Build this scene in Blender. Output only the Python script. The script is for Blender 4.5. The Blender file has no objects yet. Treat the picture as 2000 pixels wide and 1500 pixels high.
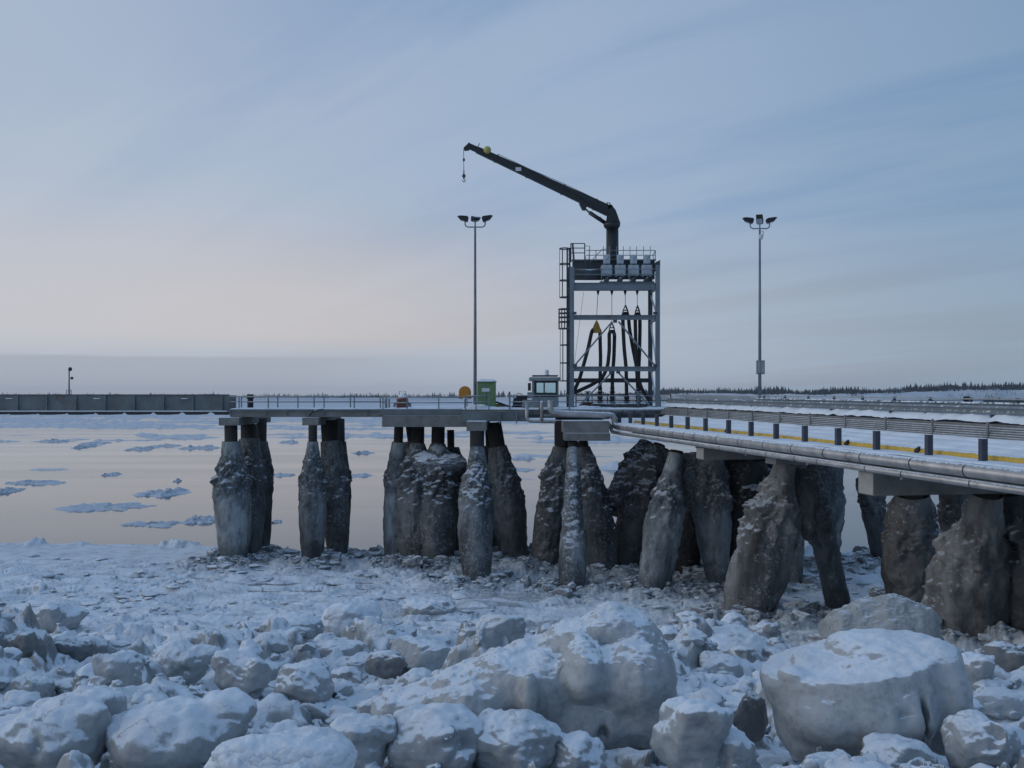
import bpy, bmesh, math, random, time
import numpy as np
from mathutils import Vector, Matrix

S = bpy.context.scene
COL = S.collection
F, CX, HY = 2050.0, 1000.0, 772.0     # focal length in photo pixels, optical centre, horizon row (2000x1500 photo)
ICE_Z, WATER_Z = -12.0, -12.14
rnd = random.Random(11)

def P(px, py, Y):
    return Vector(((px - CX) / F * Y, Y, -(py - HY) / F * Y))
def sm(a, b, v):
    t = np.clip((v - a) / (b - a), 0, 1)
    return t * t * (3 - 2 * t)

# ------------------------------------------------------------------ noise
_rs = np.random.RandomState(5)
_PERM = np.tile(_rs.permutation(256), 3).astype(np.int64)
_G = _rs.normal(size=(256, 3)); _G /= np.linalg.norm(_G, axis=1)[:, None]
def perlin(x, y, z):
    x, y, z = np.broadcast_arrays(np.asarray(x, float), np.asarray(y, float), np.asarray(z, float))
    xi, yi, zi = np.floor(x), np.floor(y), np.floor(z)
    fx, fy, fz = x - xi, y - yi, z - zi
    xi, yi, zi = xi.astype(np.int64) & 255, yi.astype(np.int64) & 255, zi.astype(np.int64) & 255
    fade = lambda t: t * t * t * (t * (t * 6 - 15) + 10)
    u, v, w = fade(fx), fade(fy), fade(fz)
    r = 0
    for i in (0, 1):
        for j in (0, 1):
            for k in (0, 1):
                h = _PERM[_PERM[_PERM[(xi + i) & 255] + ((yi + j) & 255)] + ((zi + k) & 255)]
                g = _G[h]
                d = g[..., 0] * (fx - i) + g[..., 1] * (fy - j) + g[..., 2] * (fz - k)
                r = r + d * (u if i else 1 - u) * (v if j else 1 - v) * (w if k else 1 - w)
    return r * 1.5
def perlin2(x, y, zi):
    x, y = np.broadcast_arrays(np.asarray(x, np.float32), np.asarray(y, np.float32))
    xi, yi = np.floor(x), np.floor(y); fx, fy = x - xi, y - yi
    xi, yi = xi.astype(np.int32) & 255, yi.astype(np.int32) & 255
    fade = lambda t: t * t * t * (t * (t * 6 - 15) + 10)
    u, v = fade(fx), fade(fy); r = 0
    for i in (0, 1):
        a = _P2[_P2[(xi + i) & 255] ^ (zi & 255)]
        for j in (0, 1):
            h = _P2[(a + ((yi + j) & 255)) & 255]
            r = r + (_G2x[h] * (fx - i) + _G2y[h] * (fy - j)) * (u if i else 1 - u) * (v if j else 1 - v)
    return r * 1.45
_P2 = _PERM[:256].astype(np.int32)
_a2 = _rs.rand(256) * 6.2832; _G2x, _G2y = np.cos(_a2).astype(np.float32), np.sin(_a2).astype(np.float32)
def fbm2(x, y, seed, oct=4, gain=.5):
    s, a = 0, 1.0
    for k in range(oct):
        s = s + a * perlin2(x, y, seed * 7 + k); x, y, a = x * 2.03 + 7.1, y * 2.03 + 3.7, a * gain
    return s
def fbm(x, y, z, oct=4, gain=.5):
    s, a = 0, 1.0
    for _ in range(oct):
        s = s + a * perlin(x, y, z); x, y, z, a = x * 2.03 + 7.1, y * 2.03 + 3.7, z * 2.03 + 1.9, a * gain
    return s
def hash2(i, j, seed):
    h = (i.astype(np.int64) * 374761393 + j.astype(np.int64) * 668265263 + seed * 974634777) & 0xFFFFFFFF
    h = ((h ^ (h >> 13)) * 1274126177) & 0xFFFFFFFF
    h = ((h ^ (h >> 16)) * 2246822519) & 0xFFFFFFFF
    return ((h ^ (h >> 15)) & 0xFFFFFF) / float(0x1000000)
def bumps(x, y, cell, prob, rmin, rmax, sq, seed, ang=0.0, soft=.5):
    """height of round or blocky lumps strewn one per cell"""
    gx, gy = np.floor(x / cell), np.floor(y / cell)
    out = np.zeros_like(x)
    for i in (-1, 0, 1):
        for j in (-1, 0, 1):
            cx, cy = gx + i, gy + j
            px = (cx + .15 + .7 * hash2(cx, cy, seed)) * cell
            py = (cy + .15 + .7 * hash2(cx, cy, seed + 1)) * cell
            on = hash2(cx, cy, seed + 2) < prob
            r = rmin + (rmax - rmin) * hash2(cx, cy, seed + 3) ** 1.7
            th = hash2(cx, cy, seed + 4) * 6.283
            asp = .65 + .7 * hash2(cx, cy, seed + 5)
            dx, dy = x - px, y - py
            a = (dx * np.cos(th) + dy * np.sin(th)) / asp
            b = (-dx * np.sin(th) + dy * np.cos(th))
            q = np.clip(1 - (a * a + b * b) / (r * r), 0, 1)
            h = q ** soft * r * sq * (.6 + .8 * hash2(cx, cy, seed + 6))
            if ang:
                tilt = (a * np.cos(th * 3) + b * np.sin(th * 3)) * ang
                h = np.where(q > 0, np.minimum(h * 1.5, np.maximum(r * sq * .7 + tilt, 0)), 0)
            out = np.maximum(out, np.where(on, h, 0))
    return out

# ------------------------------------------------------------------ materials
def nodes_of(name):
    m = bpy.data.materials.new(name); m.use_nodes = True
    nt = m.node_tree; b = nt.nodes['Principled BSDF']
    return m, nt, b
def N(nt, t, **kw):
    n = nt.nodes.new(t)
    for k, v in kw.items():
        if k.startswith('i_'):
            key = k[2:]; key = int(key) if key.isdigit() else key.replace('_', ' ')
            n.inputs[key].default_value = v
        else: setattr(n, k, v)
    return n
def L(nt, a, b): nt.links.new(a, b)
def ramp(nt, fac, stops):
    r = N(nt, 'ShaderNodeValToRGB'); e = r.color_ramp.elements
    while len(e) < len(stops): e.new(.5)
    for q, (p, c) in zip(e, stops):
        q.position = p; q.color = (c, c, c, 1) if not isinstance(c, tuple) else (*c, 1)
    L(nt, fac, r.inputs[0]); return r
def noise(nt, vec, scale, detail=6, rough=.6, dist=0.0):
    n = N(nt, 'ShaderNodeTexNoise', i_Scale=scale, i_Detail=detail, i_Roughness=rough, i_Distortion=dist)
    L(nt, vec, n.inputs['Vector']); return n
def mixc(nt, fac, a, b):
    m = N(nt, 'ShaderNodeMix', data_type='RGBA')
    if isinstance(fac, (int, float)): m.inputs[0].default_value = fac
    else: L(nt, fac, m.inputs[0])
    for idx, c in ((6, a), (7, b)):
        if isinstance(c, tuple): m.inputs[idx].default_value = (*c, 1)
        else: L(nt, c, m.inputs[idx])
    return m.outputs[2]
def math_(nt, op, a, b=None, clamp=False):
    m = N(nt, 'ShaderNodeMath', operation=op, use_clamp=clamp)
    for i, v in enumerate((a, b)):
        if v is None: continue
        if isinstance(v, (int, float)): m.inputs[i].default_value = v
        else: L(nt, v, m.inputs[i])
    return m.outputs[0]
def maprange(nt, v, a, b, c=0.0, d=1.0):
    m = N(nt, 'ShaderNodeMapRange', interpolation_type='SMOOTHSTEP')
    L(nt, v, m.inputs[0])
    for i, q in enumerate((a, b, c, d)): m.inputs[i + 1].default_value = q
    return m.outputs[0]
def bump(nt, bsdf, h, strength=.4, dist=.02):
    b = N(nt, 'ShaderNodeBump', i_Strength=strength, i_Distance=dist)
    L(nt, h, b.inputs['Height']); L(nt, b.outputs[0], bsdf.inputs['Normal'])
def geo(nt):
    g = N(nt, 'ShaderNodeNewGeometry'); s = N(nt, 'ShaderNodeSeparateXYZ')
    L(nt, g.outputs['Normal'], s.inputs[0]); return g, s.outputs[2]

SNOW = (.79, .835, .88)
def mat_paint(name, col, rough=.5, metal=0.0, snow=0.0, grime=.35, scale=3.0, rust=0.0, bmp=.15):
    m, nt, b = nodes_of(name)
    g, nz = geo(nt); pos = g.outputs['Position']
    n = noise(nt, pos, scale, 8, .65)
    dark = tuple(c * (1 - grime) for c in col); light = tuple(min(1, c * (1 + grime * .6)) for c in col)
    c = ramp(nt, n.outputs[0], [(.3, dark), (.7, light)]).outputs[0]
    if rust:
        n2 = noise(nt, pos, scale * .7, 8, .7)
        c = mixc(nt, maprange(nt, n2.outputs[0], .62 - rust * .2, .72), c, (.12, .05, .025))
    if snow:
        n3 = noise(nt, pos, 5, 4, .6)
        f = maprange(nt, math_(nt, 'ADD', nz, math_(nt, 'MULTIPLY', math_(nt, 'SUBTRACT', n3.outputs[0], .5), .7)), .95 - .35 * snow, 1.05 - .35 * snow)
        c = mixc(nt, f, c, SNOW)
        L(nt, maprange(nt, f, 0, 1, rough, .85), b.inputs['Roughness'])
    else: b.inputs['Roughness'].default_value = rough
    L(nt, c, b.inputs['Base Color']); b.inputs['Metallic'].default_value = metal
    bump(nt, b, noise(nt, pos, scale * 8, 5, .6).outputs[0], bmp, .01)
    return m

def mat_ice(name, ice, dirt, lo=.30, hi=.55, snowcol=SNOW, mott=.5, attr=False, cracks=.5, silt=.0, edge=.55):
    """snow lying on the upward faces of silty sea ice"""
    m, nt, b = nodes_of(name)
    g, nz = geo(nt); pos = g.outputs['Position']
    n1 = noise(nt, pos, .9, 8, .65); n2 = noise(nt, pos, 6, 8, .7); n3 = noise(nt, pos, 26, 6, .7)
    icec = ramp(nt, n1.outputs[0], [(.28, dirt), (.5, tuple((a + 2 * c) / 3 for a, c in zip(dirt, ice))), (.66, ice)]).outputs[0]
    icec = mixc(nt, math_(nt, 'MULTIPLY', maprange(nt, n2.outputs[0], .45, .7), mott), icec, tuple(c * .55 for c in dirt))
    t = math_(nt, 'ADD', nz, math_(nt, 'ADD', math_(nt, 'MULTIPLY', math_(nt, 'SUBTRACT', n2.outputs[0], .5), edge),
                                     math_(nt, 'MULTIPLY', math_(nt, 'SUBTRACT', n1.outputs[0], .5), .45)))
    sf = maprange(nt, t, lo, hi)
    sc = mixc(nt, maprange(nt, n1.outputs[0], .40, .62, 0, .30 + silt), snowcol, (.48, .50, .51))
    if cracks:
        w = N(nt, 'ShaderNodeTexVoronoi', feature='DISTANCE_TO_EDGE', i_Scale=2.2)
        vd = N(nt, 'ShaderNodeVectorMath', operation='ADD'); sc2 = N(nt, 'ShaderNodeVectorMath', operation='SCALE'); sc2.inputs[3].default_value = .9
        L(nt, n1.outputs[1], sc2.inputs[0]); L(nt, pos, vd.inputs[0]); L(nt, sc2.outputs[0], vd.inputs[1]); L(nt, vd.outputs[0], w.inputs['Vector'])
        cr = math_(nt, 'MULTIPLY', maprange(nt, w.outputs[0], .012, .03, 1, 0), maprange(nt, n1.outputs[0], .5, .62))
        sc = mixc(nt, math_(nt, 'MULTIPLY', cr, cracks), sc, (.09, .09, .10))
    if attr:
        a = N(nt, 'ShaderNodeAttribute', attribute_name='dirt')
        f = math_(nt, 'MULTIPLY', a.outputs['Fac'], maprange(nt, n2.outputs[0], .25, .6), True)
        sf = math_(nt, 'MULTIPLY', sf, math_(nt, 'SUBTRACT', 1, math_(nt, 'MULTIPLY', f, .88)))
        icec = mixc(nt, math_(nt, 'MULTIPLY', a.outputs['Fac'], .75), icec, (.135, .142, .146))
    c = mixc(nt, sf, icec, sc)
    L(nt, c, b.inputs['Base Color'])
    L(nt, maprange(nt, sf, 0, 1, .48, .9), b.inputs['Roughness'])
    b.inputs['Specular IOR Level'].default_value = .35
    h = math_(nt, 'ADD', math_(nt, 'MULTIPLY', n2.outputs[0], .7), math_(nt, 'MULTIPLY', n3.outputs[0], .35))
    h = math_(nt, 'ADD', h, math_(nt, 'MULTIPLY', sf, .35))
    bump(nt, b, h, .55, .05)
    return m

def mat_pile_ice(name, base, light, frost=.5, bands=False):
    """dirty tide ice frozen on a pile: streaked grey-brown with frosty blotches"""
    m, nt, b = nodes_of(name)
    g, nz = geo(nt); pos = g.outputs['Position']
    mp = N(nt, 'ShaderNodeMapping'); mp.inputs['Scale'].default_value = (1, 1, .35); L(nt, pos, mp.inputs[0])
    n1 = noise(nt, mp.outputs[0], .38, 8, .58, .5); n2 = noise(nt, mp.outputs[0], 2.0, 9, .68); n3 = noise(nt, pos, 5.5, 9, .78); n4 = noise(nt, pos, .45, 4, .5)
    c = ramp(nt, n1.outputs[0], [(.32, base), (.5, tuple((a + q) / 2 for a, q in zip(base, light))), (.66, light)]).outputs[0]
    c = mixc(nt, maprange(nt, n2.outputs[0], .46, .66, 0, .6), c, tuple(q * .55 for q in base))
    if bands:
        sp = N(nt, 'ShaderNodeSeparateXYZ'); L(nt, pos, sp.inputs[0])
        hz_ = math_(nt, 'ADD', sp.outputs[2], math_(nt, 'MULTIPLY', math_(nt, 'SUBTRACT', n1.outputs[0], .5), 2.6))
        dk_ = math_(nt, 'MULTIPLY', maprange(nt, hz_, -7.5, -6.3), maprange(nt, hz_, -3.9, -4.4))
        c = mixc(nt, math_(nt, 'MULTIPLY', dk_, .75), c, mixc(nt, maprange(nt, n3.outputs[0], .40, .62), tuple(q * .6 for q in base), tuple(q * .45 for q in light)))
        c = mixc(nt, math_(nt, 'MULTIPLY', maprange(nt, hz_, -9.6, -11.2), .5), c, base)
    fr = math_(nt, 'MULTIPLY', maprange(nt, n3.outputs[0], .52, .62), maprange(nt, math_(nt, 'ADD', n4.outputs[0], math_(nt, 'MULTIPLY', nz, .35)), .50, .62))
    c = mixc(nt, math_(nt, 'MULTIPLY', fr, frost), c, (.50, .52, .54))
    sf = maprange(nt, math_(nt, 'ADD', nz, math_(nt, 'MULTIPLY', math_(nt, 'SUBTRACT', n3.outputs[0], .5), .8)), .50, .72)
    c = mixc(nt, math_(nt, 'MULTIPLY', sf, .85), c, (.55, .58, .62))
    L(nt, c, b.inputs['Base Color']); b.inputs['Roughness'].default_value = .6
    b.inputs['Specular IOR Level'].default_value = .25
    h = math_(nt, 'ADD', math_(nt, 'MULTIPLY', n2.outputs[0], .6), math_(nt, 'MULTIPLY', n3.outputs[0], .5))
    bump(nt, b, h, .8, .12)
    return m

M = {}
M['ground'] = mat_ice('ground_ice', (.36, .37, .37), (.22, .225, .225), .50, .76, attr=True, cracks=.55, silt=.15)
M['boulder'] = mat_ice('boulder_ice', (.44, .455, .46), (.26, .27, .275), .32, .56, mott=.35)
M['smooth'] = mat_ice('smooth_ice', (.50, .51, .51), (.33, .34, .342), .70, .86, mott=.48, cracks=.10, edge=.32)
M['bare'] = mat_ice('bare_ice', (.42, .425, .41), (.29, .29, .28), .80, 1.08, mott=.45, cracks=0)
M['rubble'] = mat_ice('rubble_ice', (.27, .285, .295), (.13, .137, .142), .62, 1.0, mott=.4, cracks=0)
M['crest'] = mat_ice('crest_ice', (.25, .265, .275), (.05, .053, .055), .15, .75, mott=.7, cracks=0)
M['dirty'] = mat_ice('dirty_ice', (.24, .245, .245), (.125, .128, .128), .60, .95, mott=.5, cracks=.3)
M['mound'] = mat_ice('snow_mound', (.62, .64, .66), (.50, .50, .50), -.2, .3, cracks=0, mott=.1)
M['floe'] = mat_ice('floe_ice', (.38, .42, .46), (.28, .31, .34), .55, .9, snowcol=(.56, .61, .67), mott=.4, cracks=0)
M['pack'] = mat_ice('pack_ice', (.40, .43, .47), (.30, .32, .35), .55, .85, snowcol=(.62, .66, .71), mott=.4, cracks=0)
M['pile_ice'] = mat_pile_ice('pile_ice_grey', (.042, .047, .050), (.36, .385, .395), .55, True)
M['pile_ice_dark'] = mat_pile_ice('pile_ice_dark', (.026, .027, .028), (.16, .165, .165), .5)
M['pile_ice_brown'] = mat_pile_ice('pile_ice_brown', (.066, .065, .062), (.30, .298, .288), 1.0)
M['pile_ice_shaded'] = mat_pile_ice('pile_ice_shaded', (.010, .010, .010), (.035, .035, .034), .3)  # near-black copy of pile ice: shade under the trestle put into the colour
M['pile_steel'] = mat_paint('pile_steel', (.022, .018, .015), .8, 0, 0, .5, 2, .15, .3)
M['concrete'] = mat_paint('concrete', (.20, .20, .19), .9, 0, .9, .35, 1.3, .05, .3)
M['concrete_pale'] = mat_paint('concrete_pale', (.36, .35, .32), .9, 0, .9, .2, 2.5, .0, .25)
M['galv'] = mat_paint('galvanised_steel', (.20, .225, .245), .5, .35, .8, .25, 2, 0, .1)
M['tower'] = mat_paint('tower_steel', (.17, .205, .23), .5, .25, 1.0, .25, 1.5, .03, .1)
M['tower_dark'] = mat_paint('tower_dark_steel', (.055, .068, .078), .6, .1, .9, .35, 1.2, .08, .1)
M['girder'] = mat_paint('girder_steel', (.14, .165, .168), .6, .15, 1.0, .4, .8, .12, .1)
M['crane'] = mat_paint('crane_black', (.010, .013, .014), .42, 0, .0, .3, 2, 0, .05)
M['hose'] = mat_paint('hose_rubber', (.014, .014, .016), .7, 0, 0, .3, 5, 0, .2)
M['yellow'] = mat_paint('yellow_paint', (.42, .25, .035), .55, 0, 0, .3, 3, .05, .1)
M['yellowpipe'] = mat_paint('yellow_pipe', (.60, .38, .05), .55, 0, .3, .25, 3, 0, .1)
M['buoy'] = mat_paint('lamp_globe', (.45, .40, .10), .4, 0, 0, .25, 4)
M['orange'] = mat_paint('orange_plastic', (.50, .20, .015), .5, 0, 0, .2, 2)
M['green'] = mat_paint('green_paint', (.125, .215, .095), .6, 0, .9, .25, 2.5, .05)
M['white'] = mat_paint('white_paint', (.62, .64, .66), .5, 0, .5, .12, 3)
M['hoist'] = mat_paint('hoist_cover', (.38, .43, .47), .45, .1, .8, .15, 3)
M['red'] = mat_paint('red_paint', (.22, .025, .03), .5, 0, .8, .3, 3)
M['cab'] = mat_paint('cab_paint', (.22, .25, .255), .5, 0, 1.0, .25, 2.5)
M['black'] = mat_paint('black_parts', (.016, .016, .018), .6, 0, .6, .3, 3)
M['rust'] = mat_paint('rusty_steel', (.11, .06, .04), .85, 0, .3, .4, 4, .3)
M['pipe'] = mat_paint('pipe_jacket', (.40, .39, .38), .40, .4, .95, .35, 1.3, .12, .12)
M['post'] = mat_paint('post_steel', (.055, .062, .085), .6, .1, .9, .3, 2)
M['slatpipe'] = mat_paint('slat_pipe', (.23, .225, .215), .6, .1, 1.0, .35, .9, .1)
M['snow'] = mat_ice('deck_snow', (.72, .75, .79), (.62, .64, .67), -.3, .2, cracks=0, mott=.0)
M['trees'] = mat_paint('spruce', (.022, .027, .03), .9, 0, .5, .5, .15)
M['bark'] = mat_paint('brush', (.06, .058, .06), .9, 0, .2, .5, .1)
M['bank'] = mat_ice('bank_snow', (.24, .24, .24), (.09, .09, .09), .60, .90, snowcol=(.52, .56, .61), cracks=0, mott=.3)
m, nt, b = nodes_of('cab_glass'); M['glass'] = m
b.inputs['Base Color'].default_value = (.75, .88, .90, 1); b.inputs['Roughness'].default_value = .03
b.inputs['Transmission Weight'].default_value = 1.0; b.inputs['IOR'].default_value = 1.02
m, nt, b = nodes_of('water'); M['water'] = m
b.inputs['Base Color'].default_value = (.085, .085, .085, 1); b.inputs['Roughness'].default_value = .08
b.inputs['IOR'].default_value = 1.33
g = N(nt, 'ShaderNodeNewGeometry')
mp = N(nt, 'ShaderNodeMapping'); mp.inputs['Scale'].default_value = (.35, 1.6, 1); L(nt, g.outputs['Position'], mp.inputs[0])
n = noise(nt, mp.outputs[0], .6, 5, .6, .5); bump(nt, b, n.outputs[0], .05, .02)
n2 = noise(nt, mp.outputs[0], .05, 4, .5); L(nt, maprange(nt, n2.outputs[0], .35, .7, .06, .13), b.inputs['Roughness'])

# ------------------------------------------------------------------ mesh building
class MB:
    def __init__(s): s.v, s.f, s.sm = [], [], []
    def add(s, vs, fs, smooth=False):
        o = len(s.v); s.v += [tuple(q) for q in vs]
        for f in fs: s.f.append(tuple(o + i for i in f)); s.sm.append(smooth)
        return s
    def hexa(s, c): return s.add(c, [(0, 3, 2, 1), (4, 5, 6, 7), (0, 1, 5, 4), (1, 2, 6, 5), (2, 3, 7, 6), (3, 0, 4, 7)])
    def box(s, x0, x1, y0, y1, z0, z1, bev=0.0):
        if x0 > x1: x0, x1 = x1, x0
        if y0 > y1: y0, y1 = y1, y0
        if z0 > z1: z0, z1 = z1, z0
        bev = min(bev, .45 * min(x1 - x0, y1 - y0, z1 - z0))
        if bev <= 0:
            return s.hexa([(x0, y0, z0), (x1, y0, z0), (x1, y1, z0), (x0, y1, z0), (x0, y0, z1), (x1, y0, z1), (x1, y1, z1), (x0, y1, z1)])
        bm = bmesh.new(); bmesh.ops.create_cube(bm, size=1)
        for v in bm.verts:
            v.co = Vector(((x0 + x1) / 2 + v.co.x * (x1 - x0), (y0 + y1) / 2 + v.co.y * (y1 - y0), (z0 + z1) / 2 + v.co.z * (z1 - z0)))
        bmesh.ops.bevel(bm, geom=bm.edges[:], offset=bev, segments=2, affect='EDGES', profile=.6)
        bm.verts.index_update()
        s.add([v.co[:] for v in bm.verts], [[v.index for v in f.verts] for f in bm.faces]); bm.free(); return s
    def beam(s, p, q, w, h, up=(0, 0, 1)):
        p, q = Vector(p), Vector(q); d = (q - p).normalized(); up = Vector(up)
        if abs(d.dot(up)) > .98: up = Vector((0, 1, 0))
        a = d.cross(up).normalized() * w / 2; b = a.cross(d).normalized() * h / 2
        return s.hexa([p - a - b, p + a - b, p + a + b, p - a + b, q - a - b, q + a - b, q + a + b, q - a + b])
    def ibeam(s, p, q, w, h, t=.03):
        p, q = Vector(p), Vector(q); d = (q - p).normalized(); up = Vector((0, 0, 1))
        if abs(d.dot(up)) > .98: up = Vector((0, 1, 0))
        a = d.cross(up).normalized(); b = a.cross(d).normalized()
        s.beam(p, q, t, h - 2 * t, b)
        for k in (-1, 1): s.beam(p + b * k * (h / 2 - t / 2), q + b * k * (h / 2 - t / 2), w, t, b)
        return s
    def tube(s, pts, r, n=8, caps=True):
        pts = [Vector(p) for p in pts]; rs = r if isinstance(r, (list, tuple)) else [r] * len(pts)
        vs, fs = [], []; prev = None
        for i, p in enumerate(pts):
            d = (pts[min(i + 1, len(pts) - 1)] - pts[max(i - 1, 0)]).normalized()
            if prev is None:
                u = Vector((0, 0, 1)) if abs(d.z) < .9 else Vector((0, 1, 0)); a = d.cross(u).normalized()
            else: a = (prev - d * prev.dot(d)).normalized()
            prev = a; b = d.cross(a)
            for k in range(n):
                t = 2 * math.pi * k / n; vs.append(p + (a * math.cos(t) + b * math.sin(t)) * rs[i])
        for i in range(len(pts) - 1):
            for k in range(n): fs.append((i * n + k, i * n + (k + 1) % n, (i + 1) * n + (k + 1) % n, (i + 1) * n + k))
        if caps: fs.append(tuple(range(n - 1, -1, -1))); fs.append(tuple((len(pts) - 1) * n + k for k in range(n)))
        return s.add(vs, fs, n > 6)
    def lathe(s, c, prof, n=16):
        return s.tube([Vector(c) + Vector((0, 0, z)) for z, r in prof], [max(r, 1e-3) for z, r in prof], n)
    def ball(s, c, r, sub=3, sc=(1, 1, 1)):
        bm = bmesh.new(); bmesh.ops.create_icosphere(bm, subdivisions=sub, radius=1); bm.verts.index_update()
        s.add([(c[0] + v.co.x * r * sc[0], c[1] + v.co.y * r * sc[1], c[2] + v.co.z * r * sc[2]) for v in bm.verts], [[v.index for v in f.verts] for f in bm.faces], True)
        bm.free(); return s
    def prism(s, poly, axis, a, b):
        """poly of 2D points extruded along axis ('x','y','z') from a to b"""
        def mk(u, v, w): return {'x': (w, u, v), 'y': (u, w, v), 'z': (u, v, w)}[axis]
        n = len(poly); vs = [mk(u, v, a) for u, v in poly] + [mk(u, v, b) for u, v in poly]
        fs = [tuple(range(n)), tuple(range(2 * n - 1, n - 1, -1))] + [(i, (i + 1) % n, n + (i + 1) % n, n + i) for i in range(n)]
        return s.add(vs, fs)
    def build(s, name, mat, parent=None, fix=True):
        return link_mesh(name, np.array(s.v, float), s.f, mat, parent, s.sm, fix)

def root_of(o):
    while o.parent: o = o.parent
    return o
def link_mesh(name, v, f, mat, parent=None, smooth=True, fix=False):
    me = bpy.data.meshes.new(name)
    off = np.array(root_of(parent).location) if parent else np.array(((v[:, 0].min() + v[:, 0].max()) / 2, (v[:, 1].min() + v[:, 1].max()) / 2, v[:, 2].min()))
    v = v - off
    if isinstance(f, np.ndarray):
        k = f.shape[1]
        me.vertices.add(len(v)); me.vertices.foreach_set('co', v.astype(np.float32).ravel())
        me.loops.add(f.size); me.loops.foreach_set('vertex_index', f.astype(np.int32).ravel())
        me.polygons.add(len(f)); me.polygons.foreach_set('loop_start', np.arange(0, f.size, k, dtype=np.int32))
        me.polygons.foreach_set('use_smooth', np.ones(len(f), bool)); me.update(calc_edges=True)
    else:
        me.from_pydata([tuple(q) for q in v], [], f)
        me.polygons.foreach_set('use_smooth', np.array(smooth, bool) if isinstance(smooth, list) else np.full(len(me.polygons), smooth)); me.update()
        if fix:
            bm = bmesh.new(); bm.from_mesh(me); bmesh.ops.recalc_face_normals(bm, faces=bm.faces[:]); bm.to_mesh(me); bm.free()
    me.materials.append(M[mat])
    o = bpy.data.objects.new(name, me); COL.objects.link(o)
    if parent: o.parent = parent
    else: o.location = off
    return o
def tag(o, label=None, cat=None, group=None, kind=None):
    for k, q in (('label', label), ('category', cat), ('group', group), ('kind', kind)):
        if q: o[k] = q
    return o
def thing(name, loc, label, cat, group=None):
    o = bpy.data.objects.new(name, None); COL.objects.link(o); o.location = Vector(loc); o.empty_display_size = .3
    return tag(o, label, cat, group)

# ------------------------------------------------------------------ shore profile
_GY = np.array([2, 4, 8, 14, 22, 30, 41, 48, 55, 66, 400.])
_GZ = np.array([-3.0, -3.2, -3.9, -4.95, -6.5, -7.9, -9.9, -11.0, -11.6, -12.0, -12.0])
def gprof(Y): return np.interp(Y, _GY, _GZ)
def ground_Y(py):
    lo, hi = 6.0, 90.0
    for _ in range(40):
        mid = (lo + hi) / 2
        if HY - F * gprof(mid) / mid > py: lo = mid
        else: hi = mid
    return (lo + hi) / 2

def ico(sub):
    bm = bmesh.new(); bmesh.ops.create_icosphere(bm, subdivisions=sub, radius=1); bm.verts.index_update()
    v = np.array([q.co[:] for q in bm.verts]); f = np.array([[q.index for q in g.verts] for g in bm.faces]); bm.free(); return v, f
_ICO = {}
def lobed(lobes, sub, k=.18):
    """smooth union of ellipsoids seen from the origin, as a star-shaped mesh of unit scale"""
    if sub not in _ICO: _ICO[sub] = ico(sub)
    d, f = _ICO[sub]
    def sdf(p):
        s = None
        for (cx, cy, cz, rx, ry, rz) in lobes:
            q = np.sqrt(((p[:, 0] - cx) / rx) ** 2 + ((p[:, 1] - cy) / ry) ** 2 + ((p[:, 2] - cz) / rz) ** 2)
            e = (q - 1) * min(rx, ry, rz)
            if s is None: s = e
            else:
                h = np.clip(.5 + .5 * (e - s) / k, 0, 1); s = e * (1 - h) + s * h - k * h * (1 - h)
        return s
    hit = np.full(len(d), .15); done = np.zeros(len(d), bool)
    for t in np.linspace(2.2, .1, 70):
        s = sdf(d * t); new = (~done) & (s < 0); hit[new] = t; done |= new
    lo, hi = hit, hit + .031
    for _ in range(8):
        mid = (lo + hi) / 2; ins = sdf(d * mid[:, None]) < 0; lo = np.where(ins, mid, lo); hi = np.where(ins, hi, mid)
    return d * lo[:, None], f
# ------------------------------------------------------------------ piles (built first: the ground needs their feet)
FEET = []
def sheath(A, B, widths, seed, rough=.16, n=84, m=150, flare=0):
    """ice frozen round the pile axis A..B; widths = [(t, radius)]"""
    A, B = np.array(A), np.array(B); t = np.linspace(0, 1, m)
    rad = np.interp(t, [q[0] for q in widths], [q[1] for q in widths])
    k = np.ones(17) / 17; rad2 = np.convolve(np.pad(rad, 8, mode='edge'), k, 'valid'); rad = rad2
    d = B - A; Ln = np.linalg.norm(d); d = d / Ln
    a = np.cross(d, [0, 1, 0]); a /= np.linalg.norm(a); b = np.cross(d, a)
    th = np.linspace(0, 2 * np.pi, n, endpoint=False)
    T, TH = np.meshgrid(t, th, indexing='ij'); R = rad[:, None] * np.ones_like(TH)
    dirs = np.cos(TH)[..., None] * a + np.sin(TH)[..., None] * b
    C = A + d * (T * Ln)[..., None]
    p = C + dirs * R[..., None]
    q = p + seed * 13.7
    nz = fbm(q[..., 0] * .5, q[..., 1] * .5, q[..., 2] * .10, 3) * rough * 1.0
    zone = np.exp(-((T - .27) / .16) ** 2) * .9 + .16 + .5 * sm(.1, .5, fbm(q[..., 0] * .35, q[..., 1] * .35, q[..., 2] * .2, 2))
    lum = (fbm(q[..., 0] * 1.6, q[..., 1] * 1.6, q[..., 2] * 1.2, 5) - .05) * rough * 1.5 * zone
    crag = np.maximum(0, fbm(q[..., 0] * 3.6, q[..., 1] * 3.6, q[..., 2] * 3.0, 4)) * rough * .9 * zone
    amp = np.clip(rad[:, None] / 1.0, .25, 1.6) * sm(0.0, .10, T)
    p = C + dirs * (R * (1 + 0) + (nz + lum + crag) * amp)[..., None]
    v = p.reshape(-1, 3)
    i, j = np.meshgrid(np.arange(m - 1), np.arange(n), indexing='ij'); j2 = (j + 1) % n
    f = np.stack([i * n + j, (i + 1) * n + j, (i + 1) * n + j2, i * n + j2], -1).reshape(-1, 4)
    # cap at the top
    v = np.vstack([v, A + d * (-.02)]); top = len(v) - 1
    fc = np.stack([np.arange(n), (np.arange(n) + 1) % n, np.full(n, top), np.full(n, top)], -1)
    return v, f, fc
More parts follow.
